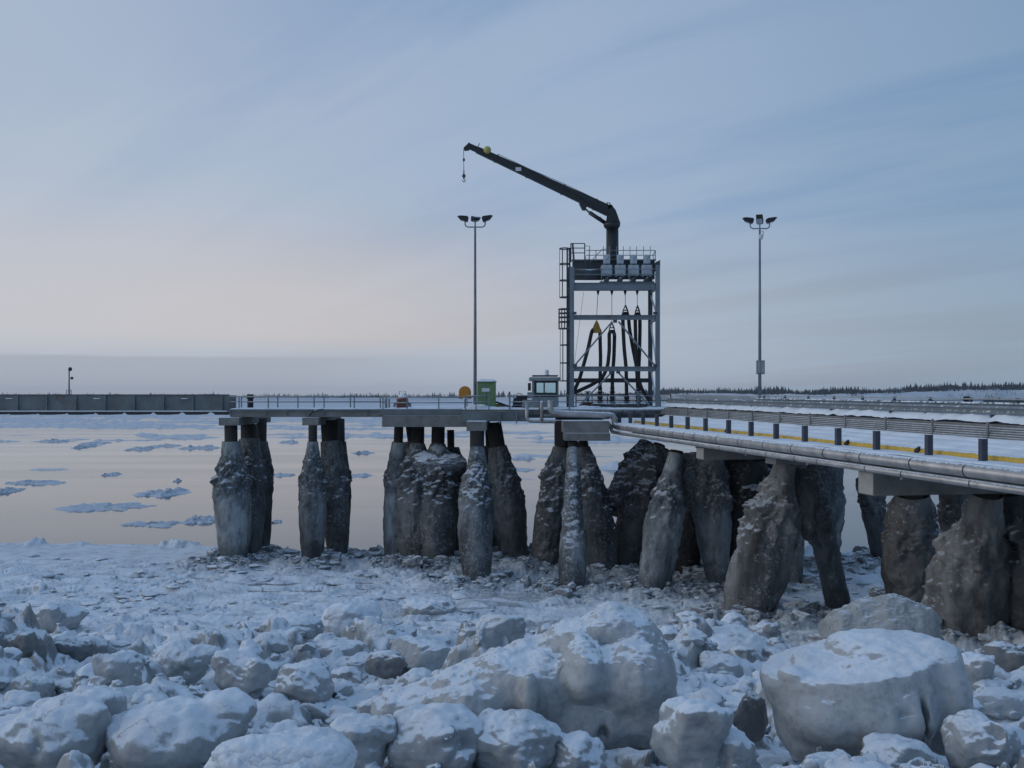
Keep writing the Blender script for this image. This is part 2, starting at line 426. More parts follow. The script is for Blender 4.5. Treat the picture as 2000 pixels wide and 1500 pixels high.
def add_pile(bent, top, ice_t, base, prof, seed, mat='pile_ice', steel_w=25, rough=.16, Yt=None, Yb=None, foot=True):
    """top/base = (px, py); prof = [(t, width px)] measured along the ice from its top to the foot"""
    Yb = Yb or ground_Y(base[1]); Yt = Yt or Yb
    T, B = P(*top, Yt), P(*base, Yb)
    sw = steel_w / 2 * Yt / F
    pile = MB().tube([T, T.lerp(B, .6)], sw, 20).build('pile', 'pile_steel', bent)
    I = T.lerp(B, ice_t)
    B2 = B + (B - I).normalized() * .5
    w = [(t * .955, px / 2 * (Yt + (Yb - Yt) * t) / F) for t, px in prof]; w.append((1.0, w[-1][1] * .95))
    v, f, fc = sheath(I, B2, w, seed, rough)
    o = link_mesh('ice_sheath', v, np.vstack([f, fc[:, [0, 1, 2, 2]]]) if False else f, mat, pile)
    if foot: FEET.append((B.x, B.y, w[-1][1]))
    return pile

# front-left walkway bents: three piles each, running away from the camera
VASE = [(0, .50), (.12, .56), (.26, .86), (.40, .99), (.55, 1.0), (.75, .92), (.9, .78), (1, .68)]
def vase(w): return [(t, q * w) for t, q in VASE]

def cap(bent, x0, x1, y0, y1, z0, z1, mat='concrete'): return MB().box(x0, x1, y0, y1, z0, z1, .03).build('cap_beam', mat, bent)

Yw = 75.0
bent = thing('pile_bent', P(452, 1100, 75), 'leftmost ice-coated pile bent, carrying the free end of the walkway', 'pier support', 'ice-coated pile bents under the pier')
cap(bent, P(427, 0, 74.2).x, P(467, 0, 74.2).x, 74.2, 84, P(0, 831, 74.2).z, P(0, 815.5, 74.2).z)
add_pile(bent, (451, 831), .115, (455, 1101), [(0, 34), (.12, 42), (.24, 62), (.40, 72), (.6, 70), (.8, 62), (1, 46)], 1)
add_pile(bent, (487, 830), .11, (487, 1097), [(0, 40), (.15, 46), (.32, 58), (.55, 60), (.8, 50), (1, 36)], 2, 'pile_ice_dark', 33, Yt=79, Yb=77)
add_pile(bent, (511, 818), .17, (508, 1080), [(0, 24), (.15, 34), (.32, 46), (.55, 48), (.8, 44), (1, 34)], 3, 'pile_ice_dark', 20, Yt=80.5, Yb=79.5)

bent = thing('pile_bent', P(612, 1102, 75), 'second ice-coated pile bent from the left, slim front pile with two behind', 'pier support', 'ice-coated pile bents under the pier')
cap(bent, P(590, 0, 74.2).x, P(622, 0, 74.2).x, 74.2, 84, P(0, 831, 74.2).z, P(0, 815.5, 74.2).z)
add_pile(bent, (611, 831), .115, (611, 1103), [(0, 20), (.12, 28), (.26, 46), (.42, 54), (.6, 56), (.8, 48), (1, 36)], 4, steel_w=17)
add_pile(bent, (644, 822), .15, (660, 1093), [(0, 40), (.15, 46), (.32, 56), (.55, 58), (.8, 48), (1, 34)], 5, 'pile_ice_dark', 36, Yt=78, Yb=77)
add_pile(bent, (664, 818), .17, (668, 1083), [(0, 22), (.15, 30), (.32, 40), (.55, 38), (.8, 30), (1, 22)], 6, 'pile_ice_dark', 18, Yt=80, Yb=79)

bent = thing('pile_bent', P(835, 1110, 74), 'wide ice mass with snowy crest frozen round piles under the long concrete beam', 'pier support', 'ice-coated pile bents under the pier')
cap(bent, P(746, 0, 73.6).x, P(917, 0, 73.6).x, 73.6, 84, P(0, 834, 73.6).z, P(0, 811, 73.6).z)
add_pile(bent, (779, 832), .12, (770, 1092), [(0, 24), (.15, 34), (.32, 46), (.55, 48), (.8, 44), (1, 34)], 7, steel_w=18, Yt=76, Yb=76.5)
add_pile(bent, (816, 832), .13, (812, 1112), [(0, 26), (.08, 46), (.25, 66), (.5, 76), (.8, 66), (1, 48)], 8, 'pile_ice_dark', 26, .24, Yt=76.5, Yb=74.3)
add_pile(bent, (856, 832), .13, (850, 1120), [(0, 26), (.08, 50), (.25, 72), (.5, 78), (.8, 66), (1, 46)], 9, 'pile_ice_dark', 26, .24, Yt=76.5, Yb=73.8)
add_pile(bent, (800, 832), .12, (835, 1085), [(0, 24), (.15, 60), (.5, 80), (1, 60)], 10, 'pile_ice_dark', 16, .22, Yt=79, Yb=78)
add_pile(bent, (880, 840), .14, (885, 1085), [(0, 30), (.15, 60), (.5, 66), (1, 50)], 33, 'pile_ice_dark', 14, .22, Yt=79, Yb=78)

v, f = lobed([(0, 0, 0, .9, .8, .6), (-.45, 0, .2, .4, .5, .5), (.1, 0, .25, .35, .5, .5), (.55, 0, .1, .4, .5, .5), (-.2, -.4, -.35, .22, .3, .6), (.3, -.4, -.4, .2, .3, .7)], 6)
q = v * 2.2; v = v * (1 + .16 * fbm(q[:, 0], q[:, 1], q[:, 2], 4))[:, None]; cC = P(852, 906, 75.6)
v = v / np.abs(v).max(0) * np.array([2.25, 1.25, 1.45]) + np.array(cC)
link_mesh('snow_crest', v, f, 'crest', bent)
bent = thing('pile_bent', P(932, 1140, 67), 'tall pale ice-sheathed pile before a dark raking one, beside the green cabinet', 'pier support', 'ice-coated pile bents under the pier')
cap(bent, P(911, 0, 70.5).x, P(950, 0, 70.5).x, 70.5, 82, P(0, 842, 70.5).z, P(0, 823, 70.5).z)
add_pile(bent, (932, 842), .11, (930, 1141), [(0, 26), (.12, 36), (.28, 56), (.45, 66), (.6, 70), (.8, 62), (1, 52)], 11, steel_w=28, Yt=71)
add_pile(bent, (964, 826), .17, (1010, 1097), [(0, 34), (.15, 50), (.35, 66), (.55, 72), (.8, 60), (1, 44)], 12, 'pile_ice_dark', 30, Yt=76, Yb=76)
add_pile(bent, (958, 826), .17, (968, 1092), [(0, 34), (.3, 46), (.6, 48), (1, 34)], 13, 'pile_ice_dark', 22, Yt=80, Yb=79)

bent = thing('pile_bent', P(1117, 1150, 65), 'bent of three splayed ice piles below the tower, slender one in front', 'pier support', 'ice-coated pile bents under the pier')
cap(bent, P(1103, 0, 69).x, P(1192, 0, 69).x, 69, 71.5, P(0, 861, 69).z, P(0, 846, 69).z)
MB().box(P(1100, 0, 69.4).x, P(1190, 0, 69.4).x, 69.4, 82, P(0, 845.5, 69.4).z, P(0, 822, 69.4).z, .02).build('deck_beam', 'concrete', bent)
MB().box(P(1085, 0, 72).x, P(1104, 0, 72).x, 72, 74, P(0, 872, 72).z, P(0, 822, 72).z).build('steel_column', 'pile_steel', bent)
add_pile(bent, (1103, 860), .06, (1066, 1110), [(0, 40), (.15, 56), (.35, 72), (.6, 76), (.85, 64), (1, 52)], 14, 'pile_ice_dark', 30, Yt=74, Yb=73)
add_pile(bent, (1119, 864), .05, (1118, 1154), [(0, 22), (.15, 28), (.35, 36), (.55, 42), (.75, 52), (.9, 52), (1, 46)], 15, steel_w=20, rough=.13, Yt=69.5)
add_pile(bent, (1137, 862), .05, (1180, 1118), [(0, 26), (.15, 44), (.35, 62), (.6, 66), (.85, 60), (1, 50)], 16, 'pile_ice_dark', 22, Yt=72, Yb=70)

bent = thing('pile_bent', P(1330, 1155, 64), 'A-shaped bent of two splayed dirty ice piles right of the dip', 'pier support', 'ice-coated pile bents under the pier')
add_pile(bent, (1288, 868), .03, (1212, 1112), [(0, 50), (.2, 70), (.4, 76), (.7, 72), (1, 54)], 17, 'pile_ice_dark', 24, .2, Yt=74, Yb=72)
add_pile(bent, (1268, 866), .03, (1200, 985), [(0, 40), (.3, 52), (.7, 54), (1, 50)], 34, 'pile_ice_dark', 20, .25, Yt=75, Yb=73)
add_pile(bent, (1322, 880), .02, (1274, 1160), [(0, 30), (.12, 38), (.3, 60), (.5, 74), (.7, 68), (.88, 58), (1, 46)], 18, 'pile_ice', 26, .17, Yt=64.5, Yb=63.5)
add_pile(bent, (1382, 880), .02, (1404, 1142), [(0, 52), (.15, 66), (.35, 76), (.6, 66), (.85, 48), (1, 36)], 19, 'pile_ice', 26, .2, Yt=65, Yb=64.5)
add_pile(bent, (1345, 885), .02, (1345, 1130), [(0, 40), (.3, 50), (.7, 50), (1, 44)], 20, 'pile_ice_shaded', 26, Yt=70, Yb=69)
v, f = lobed([(0, 0, .2, .8, .8, .8), (-.3, 0, -.3, .4, .6, .5), (.25, -.2, -.4, .4, .6, .5)], 5)
q = v * 2; v = v * (1 + .14 * fbm(q[:, 0], q[:, 1], q[:, 2], 4))[:, None]; v = v / np.abs(v).max(0) * np.array([1.15, .9, 2.0]) + np.array(P(1352, 945, 65))
link_mesh('ice_web', v, f, 'pile_ice', bent)

bent = thing('pile_bent', P(1530, 1210, 56), 'big A-shaped bent, fat frosted left leg and thin right leg', 'pier support', 'ice-coated pile bents under the pier')
add_pile(bent, (1534, 906), .0, (1457, 1212), [(0, 44), (.13, 48), (.20, 78), (.45, 102), (.72, 112), (.88, 98), (1, 74)], 21, 'pile_ice_brown', 40, .2, Yt=53.5)
add_pile(bent, (1576, 908), .0, (1642, 1204), [(0, 40), (.2, 48), (.45, 50), (.7, 44), (.9, 48), (1, 50)], 22, 'pile_ice', 30, .14, Yt=54, Yb=54.5)
add_pile(bent, (1450, 896), .02, (1462, 1120), [(0, 90), (.3, 100), (.7, 100), (1, 90)], 23, 'pile_ice_shaded', 40, .2, Yt=66, Yb=66)
add_pile(bent, (1622, 900), .02, (1618, 1090), [(0, 50), (.2, 54), (.5, 54), (.8, 48), (1, 36)], 24, 'pile_ice', 26, .12, Yt=72, Yb=73)
add_pile(bent, (1560, 900), .02, (1553, 1160), [(0, 40), (.3, 36), (.7, 30), (1, 26)], 25, 'pile_ice', 30, .12, Yt=66, Yb=65)

v, f = lobed([(0, 0, .2, .8, .8, .8), (-.3, 0, -.3, .4, .6, .5), (.2, -.2, -.5, .35, .6, .5)], 5)
q = v * 2; v = v * (1 + .14 * fbm(q[:, 0], q[:, 1], q[:, 2], 4))[:, None]; v = v / np.abs(v).max(0) * np.array([.95, .85, 2.1]) + np.array(P(1566, 975, 54))
link_mesh('ice_web', v, f, 'pile_ice_brown', bent)
bent = thing('pile_bent', P(1860, 1255, 44), 'rightmost bent, brown ice leg flaring out to its foot', 'pier support', 'ice-coated pile bents under the pier')
add_pile(bent, (1926, 962), .0, (1872, 1262), [(0, 62), (.2, 76), (.28, 104), (.5, 146), (.7, 162), (.9, 160), (1, 136)], 26, 'pile_ice_brown', 50, .2, Yt=40, Yb=42.5)
add_pile(bent, (1985, 962), .0, (2045, 1275), [(0, 80), (.3, 130), (.6, 150), (1, 120)], 27, 'pile_ice_dark', 50, .24, Yt=41, Yb=41)
add_pile(bent, (1782, 958), .03, (1780, 1170), [(0, 62), (.15, 86), (.4, 106), (.7, 110), (1, 74)], 28, 'pile_ice_brown', 40, .14, Yt=52, Yb=53.5)
add_pile(bent, (1700, 935), .0, (1716, 1086), [(0, 56), (.3, 50), (.6, 40), (1, 30)], 29, 'pile_ice_dark', 30, .18, Yt=74, Yb=75)
add_pile(bent, (1868, 955), .0, (1866, 1120), [(0, 64), (.4, 66), (1, 50)], 30, 'pile_ice_dark', 30, .25, Yt=62, Yb=63)

# ------------------------------------------------------------------ ground
ncol, nrow = 1500, 760
u = np.linspace(-.80, .80, ncol)
pyr = np.concatenate([np.linspace(1062, 1600, nrow - 60), np.linspace(1606, 2300, 60)])
Yr = np.array([ground_Y(min(p, 1600)) if p > 1098 else F * 12.0 / (p - HY) for p in pyr])
k = pyr > 1600; Yr[k] = np.linspace(Yr[~k][-1] - .1, 3.0, k.sum())
Yr = np.sort(Yr)
U, YY = np.meshgrid(u, Yr)
X = U * (YY + 3.0)
def ground_detail(X, Y):
    z = gprof(Y)
    near = sm(8.5, 12.5, Y)
    fg = sm(60, 34, Y) * near * (.45 + .55 * sm(15.5, 20, Y))
    z = z - .22 * sm(19, 15, Y)
    z = z + fbm2(X * .11, Y * .11, 1, 4) * (.08 + .55 * fg) + fbm2(X * .5, Y * .5, 2, 4) * (.03 + .20 * fg)
    # rafted plates and cracks on the flat ice
    flat = sm(79, 72, Y) * (1 - .7 * fg)
    pl = fbm2(X * .30, Y * .75, 3, 2); z = z + (np.floor(pl * 5) / 5) * .34 * flat
    ck = np.abs(fbm2(X * .16, Y * .30, 4, 4)); z = z - .35 * sm(.03, .0, ck) * flat
    mk = sm(-.15, .3, fbm2(X * .10, Y * .12, 5, 2))
    z = z + bumps(X, Y, 1.5, .28, .2, .75, .42, 31, .55) * sm(77, 66, Y) * (1 - .5 * fg) * (.4 + .6 * mk)
    wx, wy = X + .35 * fbm2(X * .9, Y * .9, 6, 3), Y + .35 * fbm2(X * .9, Y * .9, 7, 3)
    z = z + bumps(wx, wy, 3.1, .60, .7, 1.7, .62, 41, 0, .85) * sm(44, 27, Y) * near * (.25 + .75 * sm(16, 21, Y))
    z = z + bumps(wx, wy, 1.25, .62, .25, .72, .85, 51, 0, .8) * sm(57, 40, Y) * (.35 + .65 * mk) * near
    z = z + bumps(wx, wy, .62, .5, .10, .32, .95, 61, 0, .75) * sm(60, 34, Y) * (.25 + .75 * mk) * near
    z = z + bumps(X, Y, .3, .28, .05, .13, .8, 71) * sm(40, 15, Y) * mk * near
    rg = 1 - np.abs(fbm2(wx * .42, wy * .42, 21, 4)) * 1.9; z = z + .20 * np.clip(rg, 0, 1) ** 2 * fg * (.3 + .7 * mk)
    z = z + bumps(wx, wy, 1.9, .4, .35, .95, .38, 111, .3) * sm(50, 30, Y) * near * (.4 + .6 * mk)
    z = z + .05 * fbm2(X * 2.2, Y * 2.2, 8, 4) * fg
    for hx, hy, hr, hd in ((5.0, 15.0, 2.3, .40), (1.15, 15.4, 2.2, .30), (-5.55, 14.3, 1.1, .55), (2.0, 14.0, .8, .4)):
        z = z - hd * np.exp(-(((X - hx) / hr) ** 2 + ((Y - hy) / hr) ** 2) ** 1.5)
    dirt = np.zeros_like(X); dn = .9 * fbm2(X * .35, Y * .35, 9, 2)
    for fx, fy, r in FEET:
        dirt = np.maximum(dirt, sm(r + 4.4, r + .5, np.sqrt((X - fx) ** 2 + (Y - fy) ** 2 * .8) + dn))
    rub = np.maximum(bumps(wx, wy, 1.05, .75, .25, .68, .8, 81, .4), bumps(wx, wy, .5, .75, .1, .34, 1.0, 91, .3))
    z = z + rub * dirt * sm(84, 76, Y) + dirt * .22 * sm(84, 76, Y)
    # brown slush lead in front of the bents
    lead = sm(.02, .25, fbm2(X * .10, Y * .30, 10, 3)) * sm(46, 51, Y) * sm(71, 63, Y) * sm(-14, 2, X)
    z = z * 1.0 - .06 * lead
    dirt = np.maximum(dirt, lead * .85)
    # broken edge against open water
    edge = np.interp(X, [-60, -33, -24, -18, -10, 0, 10, 20, 26, 60], [87, 85.5, 83, 80.5, 80.5, 80, 79.5, 79.5, 80.5, 83]) + 1.3 * fbm2(X * .35, Y * 0, 11, 4)
    e = Y - edge
    z = z + np.exp(-(e / .9) ** 2) * np.maximum(0, .05 + .9 * fbm2(X * .25, Y * .3, 12, 4)) + bumps(wx, wy, .8, .7, .12, .42, 1.0, 101, .3) * np.exp(-((e + .5) / .9) ** 2) * sm(-.3, .3, fbm2(X * .2, Y * 0, 13, 3) + .1) - sm(-.15, .5, e) * 1.2
    return z, np.clip(dirt, 0, 1)
Z, DIRT = ground_detail(X, YY)
v = np.stack([X, YY, Z], -1).reshape(-1, 3)
i, j = np.meshgrid(np.arange(nrow - 1), np.arange(ncol - 1), indexing='ij')
f = np.stack([i * ncol + j, i * ncol + j + 1, (i + 1) * ncol + j + 1, (i + 1) * ncol + j], -1).reshape(-1, 4)
go = link_mesh('ground', v, f, 'ground')
at = go.data.attributes.new('dirt', 'FLOAT', 'POINT'); at.data.foreach_set('value', DIRT.ravel().astype(np.float32))
tag(go, 'snow-dusted shore ice with rubble and frozen slush', None, None, 'structure')

# ------------------------------------------------------------------ ice boulders
def vnormals(v, f):
    n = np.cross(v[f[:, 1]] - v[f[:, 0]], v[f[:, 2]] - v[f[:, 0]]); out = np.zeros_like(v)
    for k in range(3): np.add.at(out, f[:, k], n)
    return out / np.maximum(np.linalg.norm(out, axis=1), 1e-9)[:, None]
def boulder(name, label, cat, px, pt, pb, w, seed, mat='boulder', sub=6, lobes=None, depth=.8, rough=.05, blocky=0.0, crust=.03, tilt=0.0, group=None, lift=0.0, Y=None, warp=.17):
    """px centre, pt/pb top and bottom rows, w width in photo pixels"""
    Y = Y or ground_Y(pb); r = random.Random(seed)
    a = w / 2 / F * Y; h = (pb - pt) / F * Y / 2 * 1.06; bdep = a * depth
    if lobes is None:
        lobes = [(0, 0, -.05, .82, .85, .86)]
        for _ in range(5):
            t = r.uniform(0, 6.28); q = r.uniform(.3, .55); s = r.uniform(.34, .55)
            lobes.append((math.cos(t) * q, math.sin(t) * q, r.uniform(-.5, .35), s, s, s * r.uniform(.7, 1)))
    v, f = lobed(lobes, sub)
    if blocky:
        pl = np.array([[r.gauss(0, 1), r.gauss(0, 1), r.gauss(0, .8)] for _ in range(11)]); pl /= np.linalg.norm(pl, axis=1)[:, None]
        for q in pl:
            lim = r.uniform(.62, .82); dd = v @ q; ex = np.maximum(dd - lim, 0) * blocky; v = v - ex[:, None] * q
    if warp:
        q = v * 1.15 + seed * 5.3
        v = v * (1 + warp * fbm(q[:, 0], q[:, 1], q[:, 2], 3))[:, None] + warp * .8 * np.stack([fbm(q[:, 1] + 9, q[:, 2], q[:, 0], 2), fbm(q[:, 2] + 4, q[:, 0], q[:, 1], 2), .5 * fbm(q[:, 0] + 7, q[:, 2], q[:, 1], 2)], 1)
    v = v / np.abs(v).max(0) ; v = v * np.array([a, bdep, h])
    sz = min(a, h) * 1.4
    n = vnormals(v, f); q = v / sz + seed * 3.1
    v = v + n * ((fbm(q[:, 0] * 1.1, q[:, 1] * 1.1, q[:, 2] * 1.1, 3) * 1.3 * rough + fbm(q[:, 0] * 4, q[:, 1] * 4, q[:, 2] * 5, 4) * rough * .45) * sz)[:, None]
    n = vnormals(v, f); q = v + seed
    edge = fbm(q[:, 0] * 2.2, q[:, 1] * 2.2, q[:, 2] * 2.2, 3) * .45
    lump = np.maximum(0, fbm(q[:, 0] * 5, q[:, 1] * 5, q[:, 2] * 5, 3))
    up = sm(.30, .48, n[:, 2] + edge)
    v = v + np.array([0, 0, 1]) * (up * (crust + .05 * lump * min(1, sz)))[:, None]
    if tilt:
        c, s = math.cos(tilt), math.sin(tilt); x, z = v[:, 0] * c - v[:, 2] * s, v[:, 0] * s + v[:, 2] * c; v = np.stack([x, v[:, 1], z], 1)
    c = np.array([(px - CX) / F * Y, Y + bdep * .6, -(((pt + pb) / 2) - HY) / F * Y + lift])
    o = link_mesh(name, v + c, f, mat)
    return tag(o, label, cat, group)

G = 'ice boulders piled on the shore'
def surface_net(fn, lo, hi, h):
    """mesh of the zero level of fn on a grid (naive surface nets)"""
    ax = [np.arange(lo[k], hi[k] + h, h) for k in range(3)]
    V = fn(*np.meshgrid(*ax, indexing='ij')); ins = V < 0
    nx, ny, nz = V.shape
    acc = np.zeros((nx - 1, ny - 1, nz - 1, 3)); cnt = np.zeros((nx - 1, ny - 1, nz - 1))
    corners = [(i, j, k) for i in (0, 1) for j in (0, 1) for k in (0, 1)]
    sl = lambda c: tuple(slice(c[q], c[q] + (nx, ny, nz)[q] - 1) for q in range(3))
    for c in corners:
        for q in range(3):
            if c[q]: continue
            d = list(c); d[q] = 1
            A, Bv = V[sl(c)], V[sl(d)]; m = (A < 0) != (Bv < 0)
            t = np.where(m, A / np.where(m, A - Bv, 1), 0)
            for r in range(3): acc[..., r] += np.where(m, c[r] + (t if r == q else 0), 0)
            cnt += m
    act = cnt > 0; idx = np.full(act.shape, -1); idx[act] = np.arange(act.sum())
    pos = acc[act] / cnt[act][:, None]; ijk = np.argwhere(act)
    v = np.array(lo) + (ijk + pos) * h
    quads = []
    for q in range(3):
        u, w = (q + 1) % 3, (q + 2) % 3
        s0 = [slice(1, -1)] * 3; s0[q] = slice(0, (nx, ny, nz)[q] - 1); s1 = list(s0); s1[q] = slice(1, (nx, ny, nz)[q])
        A, Bv = ins[tuple(s0)], ins[tuple(s1)]; e = np.argwhere(A != Bv); flip = A[A != Bv]
        e[:, u] += 1; e[:, w] += 1
        def cell(du, dw):
            k = e.copy(); k[:, u] += du; k[:, w] += dw; return idx[k[:, 0], k[:, 1], k[:, 2]]
        f = np.stack([cell(-1, -1), cell(0, -1), cell(0, 0), cell(-1, 0)], 1)
        quads.append(np.where(flip[:, None], f, f[:, ::-1]))
    return v, np.vstack(quads)
def smin(a, b, k):
    h = np.clip(.5 + .5 * (b - a) / k, 0, 1); return b * (1 - h) + a * h - k * h * (1 - h)
def ice_mass(label, balls, cuts, k, seed, mat, h=.024, carve=(), lid=None, rough=.02, name='ice_boulder', group=None, snow=.035, after=()):
    """balls = (px, py, Y, rx px, rz px, ry m); lid = three (px, py, Y) points of a plane cutting the balls flat"""
    E = []
    for (px, py, Y, rx, rz, ry) in balls: E.append((np.array(P(px, py, Y)), np.array([rx / F * Y, ry, rz / F * Y])))
    X2 = [(np.array(P(px, py, Y)), np.array([rx / F * Y, ry, rz / F * Y])) for (px, py, Y, rx, rz, ry) in after]
    lo = np.min([c - r for c, r in E + X2], 0) - .15; hi = np.max([c + r for c, r in E + X2], 0) + .15
    C = [(np.array(P(px, py, Y)), np.array([rx / F * Y, ry, rz / F * Y])) for (px, py, Y, rx, rz, ry) in carve]
    def ell(x, y, z, c, r):
        q = np.sqrt(((x - c[0]) / r[0]) ** 2 + ((y - c[1]) / r[1]) ** 2 + ((z - c[2]) / r[2]) ** 2); return (q - 1) * min(r)
    if lid:
        p0, p1, p2 = [np.array(P(*q)) for q in lid]; n = np.cross(p1 - p0, p2 - p0); n /= np.linalg.norm(n); n = n if n[2] > 0 else -n
    def fn(x, y, z):
        d = None
        for c, r in E:
            e = ell(x, y, z, c, r); d = e if d is None else smin(d, e, k)
        if lid:
            pl = (x - p0[0]) * n[0] + (y - p0[1]) * n[1] + (z - p0[2]) * n[2]; d = -smin(-d, -pl, .07)
        for c, r in X2: d = smin(d, ell(x, y, z, c, r), k)
        for c, r in C: d = -smin(-d, ell(x, y, z, c, r), .10)
        for (pl_n, off) in cuts: d = -smin(-d, -(x * pl_n[0] + y * pl_n[1] + z * pl_n[2] - off), .03)
        return d
    v, f = surface_net(fn, lo, hi, h)
    tri = np.vstack([f[:, [0, 1, 2]], f[:, [0, 2, 3]]])
    nn = vnormals(v, tri); q = v + seed * 3.7
    v = v + nn * (rough * 2.2 * fbm(q[:, 0] * 1.4, q[:, 1] * 1.4, q[:, 2] * 1.8, 3) + rough * .8 * fbm(q[:, 0] * 5, q[:, 1] * 5, q[:, 2] * 6, 4))[:, None]
    edge = fbm(q[:, 0] * 2.0, q[:, 1] * 2.0, q[:, 2] * 2.0, 4) * .5
    up = sm(.34, .60, nn[:, 2] + edge); l2 = np.maximum(-.3, fbm(q[:, 0] * 3.2, q[:, 1] * 3.2, q[:, 2] * 3.2, 4))
    v[:, 2] += up * (snow + 1.5 * snow * l2)
    return tag(link_mesh(name, v, f, mat), label, 'ice boulder', group or G)
huge = ice_mass('huge rounded ice boulder with snow lid and icicles below, largest at lower right',
    [(1668, 1322, 15.40, 182, 118, 1.22), (1672, 1372, 15.05, 146, 78, 1.0), (1612, 1394, 14.85, 84, 56, .8), (1700, 1398, 14.75, 104, 74, .8), (1758, 1386, 14.8, 62, 66, .75), (1640, 1420, 14.75, 50, 34, .55), (1568, 1412, 15.25, 50, 66, .8), (1596, 1440, 15.15, 50, 46, .7), (1664, 1462, 14.85, 27, 30, .32), (1716, 1438, 14.65, 70, 36, .5)],
    [], .085, 3.3, 'smooth', lid=((1640, 1347, 14.15), (1500, 1322, 15.2), (1735, 1240, 16.3)),
    after=[(1822, 1350, 15.25, 60, 96, .85), (1826, 1408, 15.2, 46, 60, .7), (1738, 1268, 15.7, 120, 26, 1.0), (1545, 1316, 15.0, 26, 11, .3), (1600, 1292, 15.5, 50, 11, .5), (1690, 1302, 15.0, 34, 8, .25)],
    carve=[(1800, 1426, 14.3, 8, 60, .16), (1774, 1402, 14.0, 12, 10, .10), (1612, 1384, 13.92, 30, 9, .08), (1690, 1400, 13.75, 20, 14, .06)], rough=.014, snow=.022)
ice_mass('great bulging ice mass with snow crest, sloping leftwards in a long tongue, centre shore',
    [(1165, 1345, 15.8, 150, 88, .92), (1060, 1290, 15.9, 66, 36, .6), (1130, 1252, 15.95, 66, 34, .62), (1190, 1228, 16.0, 54, 34, .62), (1238, 1252, 16.0, 50, 44, .65), (1278, 1312, 15.8, 42, 56, .65),
     (1052, 1352, 15.2, 74, 62, .6), (1142, 1316, 15.0, 48, 54, .55), (1240, 1330, 15.05, 74, 68, .60), (1268, 1392, 15.2, 60, 62, .6), (1150, 1408, 15.2, 128, 54, .6),
     (1000, 1336, 15.5, 84, 60, .8), (935, 1366, 15.4, 92, 58, .75), (868, 1378, 15.4, 88, 42, .65), (800, 1384, 15.4, 58, 26, .5), (757, 1386, 15.4, 26, 14, .35), (918, 1398, 15.0, 78, 58, .55), (960, 1318, 15.8, 80, 22, .5), (1032, 1352, 14.62, 17, 26, .16), (1035, 1380, 14.62, 19, 26, .17)],
    [], .14, 7.7, 'smooth', carve=[(1096, 1318, 14.42, 9, 40, .16), (1186, 1328, 14.42, 9, 40, .16), (1007, 1380, 14.5, 8, 40, .12), (1060, 1384, 14.5, 8, 36, .12), (1178, 1440, 14.6, 9, 16, .25)], rough=.02, snow=.045)
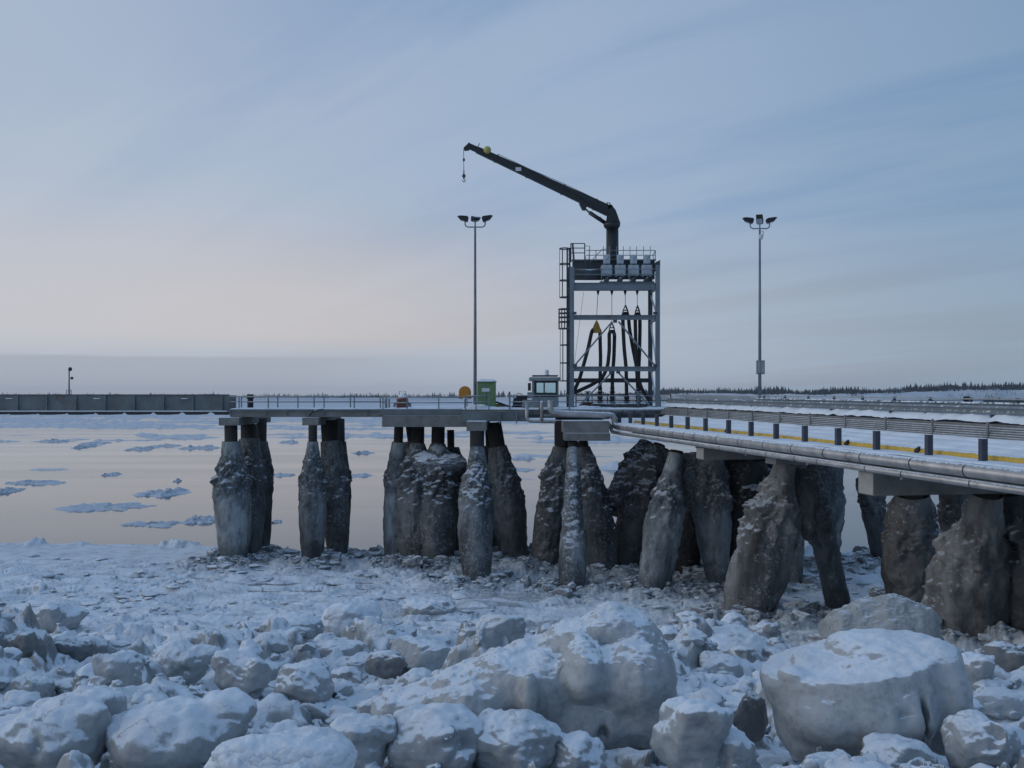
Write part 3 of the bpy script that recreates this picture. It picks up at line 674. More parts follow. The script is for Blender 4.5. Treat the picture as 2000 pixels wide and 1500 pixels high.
B = [
 # px  top  bot   w   seed mat      sub depth rough block label
 (85, 1376, 1530, 250, 1, 'boulder', 7, .8, .05, .0, 'wide overhanging ice boulder with ragged snow on top, lower left corner'),
 (330, 1392, 1540, 300, 2, 'boulder', 7, .8, .05, .0, 'low broad ice boulder under smooth snow, behind the white foreground mound'),
 (222, 1286, 1398, 108, 3, 'boulder', 6, .8, .06, .0, 'upright snow-capped ice boulder standing over the lower left hollow'),
 (352, 1268, 1352, 140, 4, 'boulder', 6, .8, .06, .2, 'snow-capped round boulder, left one of a neighbouring pair'),
 (472, 1272, 1372, 130, 5, 'boulder', 6, .8, .05, .0, 'snow-capped round boulder with grey underside, right one of a neighbouring pair'),
 (128, 1253, 1325, 108, 6, 'dirty', 6, .8, .04, .0, 'dark grey bare ice dome at far left'),
 (15, 1240, 1340, 110, 7, 'dirty', 6, .8, .06, .0, 'dark ice hummock cut by the left picture edge'),
 (52, 1325, 1375, 88, 8, 'boulder', 6, .8, .06, .0, 'flattish snow-topped chunk above the lower left boulder'),
 (76, 1285, 1318, 66, 9, 'dirty', 5, .8, .07, .0, 'small knobbly grey chunk below the dark ice dome'),
 (140, 1330, 1370, 100, 10, 'boulder', 5, .8, .06, .0, 'low snowy chunk left of the upright boulder'),
 (588, 1306, 1392, 118, 11, 'boulder', 6, .8, .05, .8, 'broken angular ice block with snow on its flat top'),
 (728, 1368, 1432, 70, 12, 'boulder', 6, .8, .05, .3, 'egg-shaped ice chunk perched at the tip of the beige tongue'),
 (690, 1412, 1530, 170, 13, 'boulder', 6, .9, .05, .3, 'snowy ice block with dark undercut, right of the white foreground mound'),
 (850, 1400, 1530, 200, 14, 'boulder', 7, .8, .06, .9, 'jagged pointed ice slab crusted with snow, bottom centre'),
 (1010, 1408, 1530, 190, 15, 'boulder', 7, .8, .07, .7, 'craggy ice block with dirty hollows and torn snow, below the central mass'),
 (1125, 1450, 1540, 130, 36, 'boulder', 6, .8, .05, .7, 'cracked snow slab filling the gap at bottom centre'),
 (1245, 1392, 1470, 136, 16, 'smooth', 6, .8, .03, .0, 'pillow-shaped ice lump creased along its middle'),
 (1360, 1384, 1530, 156, 17, 'boulder', 7, .8, .05, .4, 'grey ice boulder with cracked snow scales, bottom right of centre'),
 (1470, 1362, 1450, 76, 18, 'dirty', 6, .8, .07, .3, 'dark chunk tucked against the left side of the huge boulder'),
 (1440, 1440, 1540, 130, 19, 'boulder', 6, .8, .05, .5, 'broken snowy block below the huge boulder, left of its icicles'),
 (1760, 1458, 1540, 170, 20, 'boulder', 6, .8, .05, .2, 'cracked snow hump in front of the huge boulder'),
 (1740, 1164, 1330, 262, 21, 'bare', 7, .6, .075, .0, 'beige gritty ice mound strewn with small lumps, behind the huge boulder'),
 (1722, 1148, 1176, 46, 22, 'dirty', 5, .9, .07, .0, 'grey lump at the foot of the fat round pile'),
 (1776, 1186, 1218, 44, 23, 'dirty', 5, .9, .04, .0, 'smooth egg-like lump resting on the gritty beige mound'),
 (1428, 1205, 1280, 76, 24, 'boulder', 6, .8, .07, .0, 'snowy knob with dark hole, top of the heap before the big A-shaped bent'),
 (1500, 1220, 1272, 66, 25, 'boulder', 5, .8, .07, .0, 'rounded snowy knob on the right of the heap'),
 (1430, 1245, 1308, 220, 26, 'boulder', 6, .7, .05, .0, 'broad snowy base of the heap before the big A-shaped bent'),
 (1415, 1286, 1352, 92, 27, 'boulder', 6, .8, .06, .0, 'mushroom-topped grey lump left of the huge boulder'),
 (1360, 1335, 1366, 60, 28, 'boulder', 5, .8, .06, .0, 'two-tiered snowy lump right of the central mass'),
 (1345, 1358, 1400, 80, 29, 'dirty', 5, .8, .06, .2, 'flat grey chunk behind the cracked snow-scaled boulder'),
 (822, 1256, 1322, 130, 30, 'smooth', 6, .8, .04, .0, 'smooth knuckled ice lump above the beige tongue'),
 (757, 1278, 1330, 88, 31, 'dirty', 6, .8, .06, .0, 'dark clustered ice lump left of the knuckled one'),
 (655, 1262, 1306, 110, 32, 'smooth', 6, .8, .04, .3, 'wedge of bare ice sloping up to the right'),
 (938, 1214, 1246, 66, 33, 'dirty', 6, .8, .05, .2, 'dark loaf-shaped chunk on top of a snowy pile'),
 (925, 1236, 1290, 110, 34, 'boulder', 6, .8, .08, .0, 'crumbly snow-dusted pile under the dark loaf-shaped chunk'),
 (908, 1264, 1300, 80, 35, 'smooth', 5, .8, .04, .0, 'smooth pale hump behind the beige tongue'),
 (682, 1184, 1250, 120, 37, 'mound', 6, .8, .06, .0, 'snow-buried round knoll on the flat left of centre'),
 (560, 1208, 1262, 130, 38, 'boulder', 6, .8, .06, .0, 'snow-covered lump with shadowed cavity, left of the round knoll'),
 (425, 1240, 1290, 100, 39, 'boulder', 6, .8, .06, .0, 'snowy lump behind the pair of round boulders'),
 (385, 1240, 1282, 160, 40, 'boulder', 6, .6, .05, .3, 'long snow-covered ridge behind the left boulder of the pair'),
 (105, 1182, 1240, 120, 41, 'boulder', 6, .8, .05, .3, 'ice mound with a bare brown face, far left behind the dome'),
 (240, 1240, 1262, 34, 42, 'smooth', 5, .9, .04, .0, 'small snowy ball right of the dark ice dome'),
 (1915, 1288, 1372, 84, 43, 'boulder', 6, .8, .06, .0, 'snow-streaked pointed lump right of the huge boulder'),
 (1970, 1262, 1350, 120, 44, 'dirty', 6, .8, .05, .0, 'brownish lumpy ice hummock at the right picture edge'),
 (1885, 1368, 1432, 92, 45, 'boulder', 6, .8, .05, .2, 'grey-faced chunk under the right shoulder of the huge boulder'),
 (1965, 1358, 1412, 130, 46, 'smooth', 6, .6, .03, .3, 'flat-faced ice slab at the right picture edge'),
 (1945, 1410, 1540, 160, 47, 'boulder', 6, .8, .05, .6, 'snowy broken slab in the lower right corner'),
 (1630, 1484, 1545, 110, 48, 'dirty', 6, .8, .04, .0, 'dark ice lump in the shadow under the huge boulder'),
 (1255, 1252, 1282, 60, 49, 'boulder', 5, .8, .06, .2, 'small snowy chunk behind the central mass'),
 (835, 1176, 1204, 112, 50, 'boulder', 6, .7, .10, .8, 'dark tilted ice plate lying on the flat, right of the round knoll'),
 (880, 1128, 1150, 40, 51, 'boulder', 5, .8, .07, .7, 'white ice shard beside the tall pale pile'),
 (200, 1425, 1480, 70, 52, 'dirty', 6, .8, .06, .0, 'dim rounded lump inside the lower left hollow'),
 (232, 1468, 1540, 80, 53, 'boulder', 6, .8, .06, .0, 'snow-topped lump at the bottom of the lower left hollow'),
 (540, 1448, 1575, 310, 54, 'mound', 7, .6, .05, .0, 'bright white snow mound at the bottom edge'),
]
def random_mass(name, label, cat, px, pt, pb, w, seed, mat, depth, rough, blocky, Y):
    r = random.Random(seed * 77 + 5); a = w / 2 / F * Y; hh = (pb - pt) / F * Y / 2 * 1.06; bd = a * depth
    E = [(np.array([0, 0, -.05]), np.array([.72, .72, .72]))]
    for _ in range(9):
        t = r.uniform(0, 6.28); q = r.uniform(.35, .72); sz = r.uniform(.22, .48)
        E.append((np.array([math.cos(t) * q, math.sin(t) * q, r.uniform(-.55, .45)]), np.array([sz * r.uniform(.8, 1.3), sz, sz * r.uniform(.6, 1.1)])))
    C = []
    for _ in range(4):
        t = r.uniform(3.5, 5.9); C.append((np.array([math.cos(t) * .82, math.sin(t) * .82, r.uniform(-.8, .1)]), np.array([r.uniform(.08, .22), .22, r.uniform(.1, .4)])))
    cuts = []
    for _ in range(int(3 + blocky * 5)):
        n = np.array([r.gauss(0, 1), r.gauss(0, 1) - .4, r.gauss(0, .7)]); n /= np.linalg.norm(n); cuts.append((n, r.uniform(.52, .8)))
    k = .12 - .05 * blocky
    def ell(x, y, z, c, rr): return (np.sqrt(((x - c[0]) / rr[0]) ** 2 + ((y - c[1]) / rr[1]) ** 2 + ((z - c[2]) / rr[2]) ** 2) - 1) * min(rr)
    def fn(x, y, z):
        d = None
        for c, rr in E: e = ell(x, y, z, c, rr); d = e if d is None else smin(d, e, k)
        for n, off in cuts: d = -smin(-d, -(x * n[0] + y * n[1] + z * n[2] - off), .05)
        for c, rr in C: d = -smin(-d, ell(x, y, z, c, rr), .08)
        return d
    v, f = surface_net(fn, [-1.25] * 3, [1.25] * 3, .042 if w > 100 else .058)
    v = (v - (v.max(0) + v.min(0)) / 2) / ((v.max(0) - v.min(0)) / 2) * np.array([a, bd, hh])
    tri = np.vstack([f[:, [0, 1, 2]], f[:, [0, 2, 3]]]); nn = vnormals(v, tri); sz = min(a, hh) * 1.3; q = v / sz + seed * 3.1
    v = v + nn * (rough * sz * (1.5 * fbm(q[:, 0] * 1.3, q[:, 1] * 1.3, q[:, 2] * 1.5, 3) + .6 * fbm(q[:, 0] * 4.5, q[:, 1] * 4.5, q[:, 2] * 5.5, 4)))[:, None]
    q = v + seed; edge = fbm(q[:, 0] * 2.2, q[:, 1] * 2.2, q[:, 2] * 2.2, 4) * .5; l2 = np.maximum(-.3, fbm(q[:, 0] * 4, q[:, 1] * 4, q[:, 2] * 4, 4))
    up = sm(.28, .52, nn[:, 2] + edge); v[:, 2] += up * (.03 + .05 * l2) * min(1, sz * 1.6)
    c = np.array([(px - CX) / F * Y, Y + bd * .6, -(((pt + pb) / 2) - HY) / F * Y])
    return tag(link_mesh(name, v + c, f, mat), label, cat, G)
for (px, pt, pb, w, sd, mt, sb, dp, rg, bk, lab) in B:
    nm = {'mound': 'snow_mound'}.get(mt, 'ice_boulder')
    if w >= 60 and sd not in (54, 21):
        random_mass(nm, lab, 'snow mound' if mt == 'mound' else 'ice boulder', px, pt, pb, w, sd, mt, dp, rg, bk, (13.3 if pb > 1500 else ground_Y(pb))); continue
    boulder(nm, lab, 'snow mound' if mt == 'mound' else 'ice boulder', px, pt, min(pb, 1500) if pb <= 1500 else pb, w, sd, mt, sb, None, dp, rg, bk, .03, 0, G,
            Y=(13.3 if pb > 1500 else None) if sd != 54 else 10.2)

# small chunks strewn over the shore, too many to count: one mesh
sv, sf_ = ico(3)
rs = np.random.RandomState(8)
acc_v, acc_f, o_ = [], [], 0
def chunk(s, base, facets=7):
    v = base * 1.0
    q = rs.normal(size=(facets, 3)); q /= np.linalg.norm(q, axis=1)[:, None]
    for n_ in q: d_ = v @ n_; lim = rs.uniform(.45, .8); v = v - np.maximum(d_ - lim, 0)[:, None] * .92 * n_
    o = rs.rand() * 50
    v = v * (1 + .28 * fbm(v[:, 0] * 1.3 + o, v[:, 1] * 1.3, v[:, 2] * 1.3, 4))[:, None]
    return v * np.array([s * rs.uniform(.8, 1.6), s * rs.uniform(.8, 1.4), s * rs.uniform(.5, 1.1)])
sv4, sf4 = ico(4)
for _ in range(1900):
    Y = 12 + 44 * rs.rand() ** 1.1; x = (rs.rand() - .5) * 1.25 * Y
    if fbm(np.array([x * .12]), np.array([Y * .12]), np.array([4.0]), 2)[0] < -.12: continue
    big = rs.rand() < .22
    s = (.16 + .30 * rs.rand() ** 1.6 if big else .05 + .14 * rs.rand() ** 2) + .001 * Y
    v = chunk(s, sv4 if big else sv)
    acc_v.append(v + np.array([x, Y, -.25 * s])); f_ = sf4 if big else sf_; acc_f.append(f_ + o_); o_ += len(v)
for _ in range(1500):
    Y = 11.5 + 22 * rs.rand() ** 1.3; x = (rs.rand() - .5) * 1.15 * Y
    if fbm(np.array([x * .35]), np.array([Y * .35]), np.array([9.0]), 2)[0] < -.05: continue
    s = .10 + .30 * rs.rand() ** 1.7; v = chunk(s, sv4, 3)
    acc_v.append(v + np.array([x, Y, -.22 * s])); acc_f.append(sf4 + o_); o_ += len(v)
for _ in range(1700):
    Y = rs.uniform(42, 78); x = (rs.rand() - .5) * 1.2 * Y
    if fbm(np.array([x * .1]), np.array([Y * .16]), np.array([6.0]), 2)[0] < 0: continue
    s = .10 + .30 * rs.rand() ** 2; v = chunk(s, sv) * np.array([1.4, 1.2, .55])
    acc_v.append(v + np.array([x, Y, 0])); acc_f.append(sf_ + o_); o_ += len(v)
def put_rubble(mat, label):
    cs = np.array([[q[:, 0].mean(), q[:, 1].mean()] for q in acc_v]); gz, _d = ground_detail(cs[:, 0], cs[:, 1])
    for q, z in zip(acc_v, gz): q[:, 2] += z + .02
    tag(link_mesh('ice_rubble', np.vstack(acc_v), np.vstack(acc_f), mat), label, 'ice rubble', None, 'stuff')
put_rubble('boulder', 'small snow-dusted ice chunks scattered over the shore')
acc_v, acc_f, o_ = [], [], 0
for fx, fy, r in FEET:
    if fy > 81: continue
    for _ in range(85):
        t = rs.rand() * 6.28; q = r + .1 + 2.2 * rs.rand() ** 1.4; x, Y = fx + math.cos(t) * q, fy + math.sin(t) * q
        if Y > 80: continue
        s = .10 + .42 * rs.rand() ** 2.4; big = s > .25
        v = chunk(s, sv4 if big else sv)
        acc_v.append(v + np.array([x, Y, -.2 * s])); acc_f.append((sf4 if big else sf_) + o_); o_ += len(v)
put_rubble('rubble', 'dirty grey ice rubble heaped round the feet of the piles')
# icicles under the huge boulder belong to no one else: thin tapering drips
# ------------------------------------------------------------------ water, pack ice, floes
wm = MB().add([(-2800, 58, WATER_Z), (2800, 58, WATER_Z), (2800, 3200, WATER_Z), (-2800, 3200, WATER_Z)], [(0, 1, 2, 3)])
tag(wm.build('water', 'water', None, False), 'calm river water reflecting the dusk sky', None, None, 'structure')
nc, nr = 1100, 210
uu = np.linspace(-.7, .7, nc); iy = np.linspace(1 / 115., 1 / 2400., nr); Yg = 1 / iy
U2, Y2 = np.meshgrid(uu, Yg); X2 = U2 * Y2
cov = np.interp(1 / Y2, [1 / 2400., 1 / 900., 1 / 520., 1 / 380., 1 / 300., 1 / 230., 1 / 115.], [-.9, -.5, -.15, .18, .46, .66, .8])
nn = fbm(X2 * .012, Y2 * .035, 1.5, 3) * .8 + fbm(X2 * .06, Y2 * .16, 7.5, 4) * .55
hh = (nn - cov)
keep = hh > 0
Zg = WATER_Z + .02 + np.clip(hh * 1.2, -.2, .35) + np.maximum(0, fbm(X2 * .25, Y2 * .3, 3, 3)) * .8 * sm(0, .2, hh)
v = np.stack([X2, Y2, Zg], -1).reshape(-1, 3)
i, j = np.meshgrid(np.arange(nr - 1), np.arange(nc - 1), indexing='ij')
kq = keep[:-1, :-1] | keep[1:, :-1] | keep[:-1, 1:] | keep[1:, 1:]
f = np.stack([i * nc + j, i * nc + j + 1, (i + 1) * nc + j + 1, (i + 1) * nc + j], -1)[kq]
tag(link_mesh('pack_ice', v, f, 'pack'), 'broad band of drifting pack ice across the far water', 'pack ice', None, 'stuff')

def floe(px, py, w, h, seed, label, lumpy=.25):
    Y = -WATER_Z * F / (py - HY); a = w / 2 / F * Y; bb = max(.5, h * Y / (py - HY)) * .5
    m, n = 26, 120
    t = np.linspace(0, 1, m); th = np.linspace(0, 2 * np.pi, n, endpoint=False); T, TH = np.meshgrid(t, th, indexing='ij')
    rr = 1 + .5 * fbm(np.cos(TH) * 1.6 + seed, np.sin(TH) * 1.6, seed * .7, 5, .6)
    x, y = np.cos(TH) * a * rr * T, np.sin(TH) * bb * rr * T
    z = (1 - T ** 6) * (.10 + lumpy * np.maximum(0, .1 + fbm(x * .6 + seed, y * .6, seed, 4)) * (1 - T ** 3) + .20 * np.maximum(0, fbm(x * 1.5, y * 1.5, seed, 4)) + .10 * np.maximum(0, fbm(x * 4, y * 4, seed, 3))) - .06
    v = np.stack([x + (px - CX) / F * Y, y + Y, z + WATER_Z], -1).reshape(-1, 3)
    i, j = np.meshgrid(np.arange(m - 1), np.arange(n), indexing='ij'); j2 = (j + 1) % n
    f = np.stack([i * n + j, (i + 1) * n + j, (i + 1) * n + j2, i * n + j2], -1).reshape(-1, 4)
    tag(link_mesh('ice_floe', v, f, 'floe'), label, 'ice floe', 'ice floes drifting on the river')
for k, (px, py, w, h, lab, lu) in enumerate([
    (318, 964, 92, 14, 'lumpy white floe with raised snowy rim, left of the leftmost bent', .7),
    (208, 991, 156, 16, 'wide flat grey floe, broadest on the near water at left', .35),
    (298, 1024, 110, 12, 'thin grey crescent floe nearest the shore', .35),
    (396, 1017, 70, 12, 'snowy floe touching the left side of the leftmost bent', .7),
    (62, 943, 122, 9, 'long flat floe near the left picture edge', .4),
    (18, 959, 46, 7, 'short floe cut by the left picture edge', .5),
    (219, 927, 32, 4, 'small isolated floe in the middle of the left water', .4),
    (346, 940, 14, 3, 'tiny dark floe above the lumpy white one', .4),
    (166, 873, 26, 6, 'small humped dark floe on the far left water', .7),
    (276, 877, 46, 6, 'small humped pale floe beside a longer thin one', .6),
    (325, 871, 52, 5, 'narrow dark floe just above the long thin ones', .5),
    (392, 875, 74, 6, 'streak of ice with a low hump, left of the leftmost bent', .8),
    (108, 862, 70, 4, 'thin broken streak of ice on the far left water', .6),
    (186, 866, 60, 4, 'faint ragged streak right of a broken one', .6),
    (541, 1020, 18, 4, 'tiny dark floe right of the leftmost bent', .3),
    (552, 928, 48, 5, 'long grey floe in the gap between the two leftmost bents', .5),
    (700, 929, 56, 6, 'low grey floe in the gap left of the wide ice mass', .5),
    (710, 885, 44, 3, 'slim dark sliver of ice below the walkway', .6),
    (565, 864, 40, 4, 'small far floe between the two leftmost bents', .7),
    (1022, 896, 46, 4, 'pale floe seen right of the dark raking pile', .5),
    (1018, 918, 60, 5, 'grey floe low in the gap under the loader', .4),
    (1205, 906, 40, 4, 'pale floe in the notch under the tower', .5)]):
    floe(px, py, w, h, k * 2.3 + 1, lab, lu)

# ------------------------------------------------------------------ far bank, bluff and forest
xs = np.linspace(-2600, 2600, 900)
def bankY(x): return 2700 - 1500 * sm(-200, 500, x)+ 80 * np.sin(x * .004)
def banktop(x): return np.interp(x, [-1500, -300, 60, 170, 293, 410, 500, 585, 800, 1500], [-6, -7, -6, -3, 2.5, -.5, 2.5, 6, 9, 12]) + 1.4 * fbm(np.asarray(x) * .012, 0, 2, 3)
rows = 26; t = np.linspace(0, 1, rows)
TT, XX = np.meshgrid(t, xs, indexing='ij')
by, bt = bankY(XX), banktop(XX)
prof = sm(.05, .38, TT + .06 * fbm(XX * .02, TT * 3, 1, 3))
YB = by + TT * 160; ZB = (ICE_Z - .8) + (bt - ICE_Z + .8) * prof + 1.5 * fbm(XX * .03, YB * .03, 4, 4) * prof + TT * 3
XB = XX * (1 + 0 * TT)
v = np.stack([XB, YB, ZB], -1).reshape(-1, 3); n_ = len(xs)
i, j = np.meshgrid(np.arange(rows - 1), np.arange(n_ - 1), indexing='ij')
f = np.stack([i * n_ + j, i * n_ + j + 1, (i + 1) * n_ + j + 1, (i + 1) * n_ + j], -1).reshape(-1, 4)
tag(link_mesh('hills', v, f, 'bank'), 'snowy bluff along the far river bank', None, None, 'structure')
tv, tf, to = [], [], 0
rs = np.random.RandomState(3)
def spruce(x, y, z, h):
    global to
    n = 5; lv = []
    for k in range(3):
        z0, z1 = z + h * (.05 + .28 * k), z + h * (.50 + .26 * k); r = h * (.17 - .045 * k) * rs.uniform(.7, 1.2)
        ring = [(x + r * math.cos(2 * math.pi * q / n + k), y + r * math.sin(2 * math.pi * q / n + k), z0) for q in range(n)]
        lv.append((ring, (x, y, min(z1, z + h))))
    for ring, ap in lv:
        tv.extend(ring + [ap]); tf.extend([(to + q, to + (q + 1) % n, to + n) for q in range(n)]); to += n + 1
xs_t = np.concatenate([rs.uniform(-1500, 250, 2200), rs.uniform(150, 1000, 7500)])
for x in xs_t:
    dpt = rs.rand(); y = bankY(x) + 60 + 100 * dpt
    t0 = (y - bankY(x)) / 160
    z = banktop(x) + t0 * 3 - 1.0
    h = rs.uniform(3.5, 6.5) if rs.rand() < .9 else rs.uniform(6.5, 10)
    h *= float(.65 + .8 * np.clip(.5 + fbm(np.array([x * .013]), 0, 6, 3)[0], 0, 1))
    if x < 150: h *= 1.3
    spruce(x, float(y), float(z), h)
for _ in range(5200):
    x = rs.uniform(140, 1000); t0 = rs.uniform(.05, .42)
    if fbm(np.array([x * .018]), t0 * 4, 3.0, 3)[0] < .02: continue
    y = float(bankY(x)) + t0 * 160; z = (ICE_Z - .8) + (float(banktop(x)) - ICE_Z + .8) * float(sm(.05, .38, t0)) + t0 * 3 - .4
    spruce(x, y, z, rs.uniform(1.0, 3.0))
tag(link_mesh('forest', np.array(tv), tf, 'trees', None, False), 'dark spruce forest along the far bank', 'forest', None, 'stuff')
hv, hf = [], []
xq = np.linspace(-1500, 1000, 1600); hb = banktop(xq); yy_ = bankY(xq) + 110
top = hb + 4.0 + 1.6 * fbm(xq * .05, 0, 3, 4)
hv = np.concatenate([np.stack([xq, yy_, hb - 3], 1), np.stack([xq, yy_ + 4, top], 1), np.stack([xq, yy_ + 30, top - 1.5], 1)])
q = len(xq); i = np.arange(q - 1)
hf = np.concatenate([np.stack([i, i + 1, q + i + 1, q + i], 1), np.stack([q + i, q + i + 1, 2 * q + i + 1, 2 * q + i], 1)])
tag(link_mesh('undergrowth', hv, hf, 'bark'), 'bare grey brush below the far spruces', 'undergrowth', None, 'stuff')

# ------------------------------------------------------------------ pier: helpers
def snow_sheet(x0, x1, y0, y1, z, th, name='snow_cover', parent=None, amp=.12, seed=0, nx=None, ny=None):
    nx = nx or max(8, min(260, int((x1 - x0) / .14))); ny = ny or max(6, min(160, int((y1 - y0) / .25)))
    X, Y = np.meshgrid(np.linspace(x0, x1, nx), np.linspace(y0, y1, ny))
    e = np.minimum(np.minimum(X - x0, x1 - X), np.minimum(Y - y0, y1 - Y))
    Zs = z + th * np.sqrt(np.clip(e / .25, 0, 1)) * (1 + 0 * X) + amp * sm(0, .5, e) * np.maximum(-.6, fbm(X * .7 + seed, Y * .7, seed, 4)) + .003
    v = np.stack([X, Y, Zs], -1).reshape(-1, 3); i, j = np.meshgrid(np.arange(ny - 1), np.arange(nx - 1), indexing='ij')
    f = np.stack([i * nx + j, i * nx + j + 1, (i + 1) * nx + j + 1, (i + 1) * nx + j], -1).reshape(-1, 4)
    return link_mesh(name, v, f, 'snow', parent)
def railing(name, pts, h, spacing, label, rails=(1.0, .55), r=.035, mat='galv', group='pier railings', pr=.04, posts_at=None):
    root = thing(name, pts[0], label, 'railing', group)
    for q in rails:
        MB().tube([Vector(p) + Vector((0, 0, h * q)) for p in pts], r, 8).build('rail', mat, root)
    ps = []
    if posts_at: ps = [Vector(p) for p in posts_at]
    else:
        for a, b in zip(pts[:-1], pts[1:]):
            a, b = Vector(a), Vector(b); n = max(1, round((b - a).length / spacing))
            ps += [a.lerp(b, k / n) for k in range(n)]
        ps.append(Vector(pts[-1]))
    for p in ps: MB().box(p.x - pr, p.x + pr, p.y - pr, p.y + pr, p.z, p.z + h).build('post', mat, root)
    return root
DZ = -0.95            # deck level of walkway and platform

# ---- walkway at left
xa, xb = P(449, 0, 75).x, P(905, 0, 75).x
wk = thing('walkway', (xa, 75, P(0, 815, 75).z), 'concrete walkway deck on two ice-coated bents, running left from the platform', 'walkway')
MB().box(xa, P(745, 0, 75).x, 75, 78.4, P(0, 814.5, 75).z, DZ - .05, .03).build('deck', 'concrete', wk)
for px in (449, 519, 560, 632, 718, 742): MB().box(P(px, 0, 74.9).x - .04, P(px, 0, 74.9).x + .04, 74.93, 74.998, P(0, 811, 75).z, DZ - .12).build('edge_bracket', 'girder', wk)
b_ = MB().box(xa, P(745, 0, 75).x, 74.88, 74.997, P(0, 803, 75).z, DZ - .06); b_.build('edge_curb', 'girder', wk)
cp = [P(605, 812, 74.8), P(608, 806, 74.7), P(614, 803, 74.7), P(622, 800, 74.8), P(632, 799, 74.9)]
MB().tube(cp, .05, 6).build('cable', 'black', wk)
snow_sheet(xa, P(745, 0, 75).x, 74.9, 78.3, DZ - .05, .08, 'snow_cover', wk, .05, 2)
railing('railing', [P(449, 797, 75.05), P(745, 797, 75.05)], .82, 2.2, 'front railing of the left walkway, above the two leftmost bents',
        posts_at=[P(x, 797, 75.05) for x in (467, 524, 582, 633, 692, 743)])
railing('railing', [(xa, 78.2, DZ), (P(745, 0, 75).x, 78.2, DZ)], .82, 2.6, 'rear railing of the left walkway, farther from the shore', mat='girder')
# platform left bay, over the long concrete beam
pf = thing('pier_platform', (2, 80, -2), 'main pier deck of concrete and steel carrying the loading tower', 'pier')
x1_ = P(746, 0, 74).x; x2_ = 22.0
MB().box(x1_, P(905, 0, 74).x, 73.9, 88, P(0, 811, 73.9).z + .02, DZ - .05).build('left_deck', 'concrete', pf)
MB().box(x1_ - .1, P(905, 0, 74).x, 73.75, 73.898, P(0, 810, 73.9).z, DZ - .02).build('edge_curb', 'girder', pf)
MB().box(P(905, 0, 73).x + .003, x2_, 73, 90, DZ - .62, DZ - .04).build('main_deck', 'concrete', pf)
b_ = MB(); b_.box(P(902, 0, 72.8).x, P(1030, 0, 72.8).x, 72.8, 72.997, P(0, 823, 72.8).z, P(0, 804, 72.8).z); b_.build('edge_beam', 'girder', pf)
for px in (976, 1009): MB().box(P(px, 0, 72.7).x - .04, P(px, 0, 72.7).x + .04, 72.66, 72.798, P(0, 827, 72.7).z, P(0, 806, 72.7).z).build('edge_bracket', 'galv', pf)
MB().box(P(1030, 0, 72.8).x, P(1290, 0, 72.8).x, 72.85, 72.997, DZ - .62, DZ - .36).build('edge_beam', 'tower_dark', pf)
for px in range(1040, 1290, 22): MB().box(P(px, 0, 72.7).x - .05, P(px, 0, 72.7).x + .05, 72.72, 72.848, DZ - .60, DZ - .1).build('edge_bracket', 'tower_dark', pf)
for dz in (-.12, -.22): MB().tube([(P(1120, 0, 72.75).x, 72.78, DZ + dz), (P(1300, 0, 72.75).x, 72.78, DZ + dz)], .035, 8).build('conduit', 'galv', pf)
snow_sheet(x1_, P(905, 0, 74).x, 73.85, 88, DZ - .05, .09, 'snow_cover', pf, .10, 5)
snow_sheet(P(903, 0, 73).x, x2_, 72.9, 90, DZ - .04, .10, 'snow_cover', pf, .12, 7, 240, 90)
# snow ridge heaped along the edge near the cabinet
railing('railing', [P(747, 799, 74), P(922, 799, 74)], .82, 2.3, 'railing on the platform edge above the long concrete beam',
        posts_at=[P(x, 799, 74) for x in (748, 795, 857, 912)])
railing('railing', [P(909, 800, 72.9), P(955, 800, 72.9)], .95, 1.5, 'short railing standing before the green cabinet', posts_at=[P(909, 800, 72.9), P(930, 800, 72.9), P(955, 800, 72.9)])
railing('railing', [P(995, 800, 72.95), P(1112, 800, 72.95)], .98, 2.0, 'railing running before the loader cab up to the tower')
for k, px in enumerate((753, 760)):
    tag(MB().box(P(px, 0, 76).x - .06, P(px, 0, 76).x + .06, 76, 76.12, DZ, P(0, 779, 76).z).build('marker_post', 'galv'), ['thin marker post left of the red fire monitor', 'second thin post, nearer the red fire monitor'][k], 'post')
# dark bollards
for (px, Y, lab) in ((489, 79.5, 'squat black mooring bollard at the left end of the walkway'), (1888, 84, 'stacked black mooring fender post behind the trestle at far right')):
    c = P(px, 795, Y); zt = P(0, 770 if px < 900 else 774, Y).z
    tag(MB().lathe((c.x, Y, c.z - .1), [(0, .22), (.5, .24), ((zt - c.z) * .72, .20), ((zt - c.z) * .75, .28), (zt - c.z + .1, .25)], 14).build('bollard', 'black'), lab, 'bollard')
# red fire monitor
c = P(786, 796, 76); rt = thing('fire_pump', c, 'red fire pump with snowy top and wire hoop frame, on the walkway', 'fire pump')
MB().lathe(c, [(0, .42), (.1, .46), (.62, .42), (.75, .3)], 16).build('body', 'red', rt)
MB().box(c.x - .28, c.x + .28, c.y - .48, c.y - .44, c.z + .12, c.z + .58).build('panel', 'rust', rt)
MB().ball((c.x, c.y, c.z + .78), .30, 3, (1, 1, .6)).build('snow_cap', 'snow', rt)
MB().tube([(c.x - .22, c.y, c.z + .7), (c.x - .22, c.y, c.z + 1.18), (c.x + .22, c.y, c.z + 1.18), (c.x + .22, c.y, c.z + .7)], .025, 6).build('hoop', 'galv', rt)
for s in (-1, 1): MB().tube([(c.x + s * .4, c.y, c.z + .3), (c.x + s * .55, c.y - .1, c.z + .35), (c.x + s * .58, c.y - .1, c.z + .05)], .09, 8).build('nozzle', 'galv', rt)
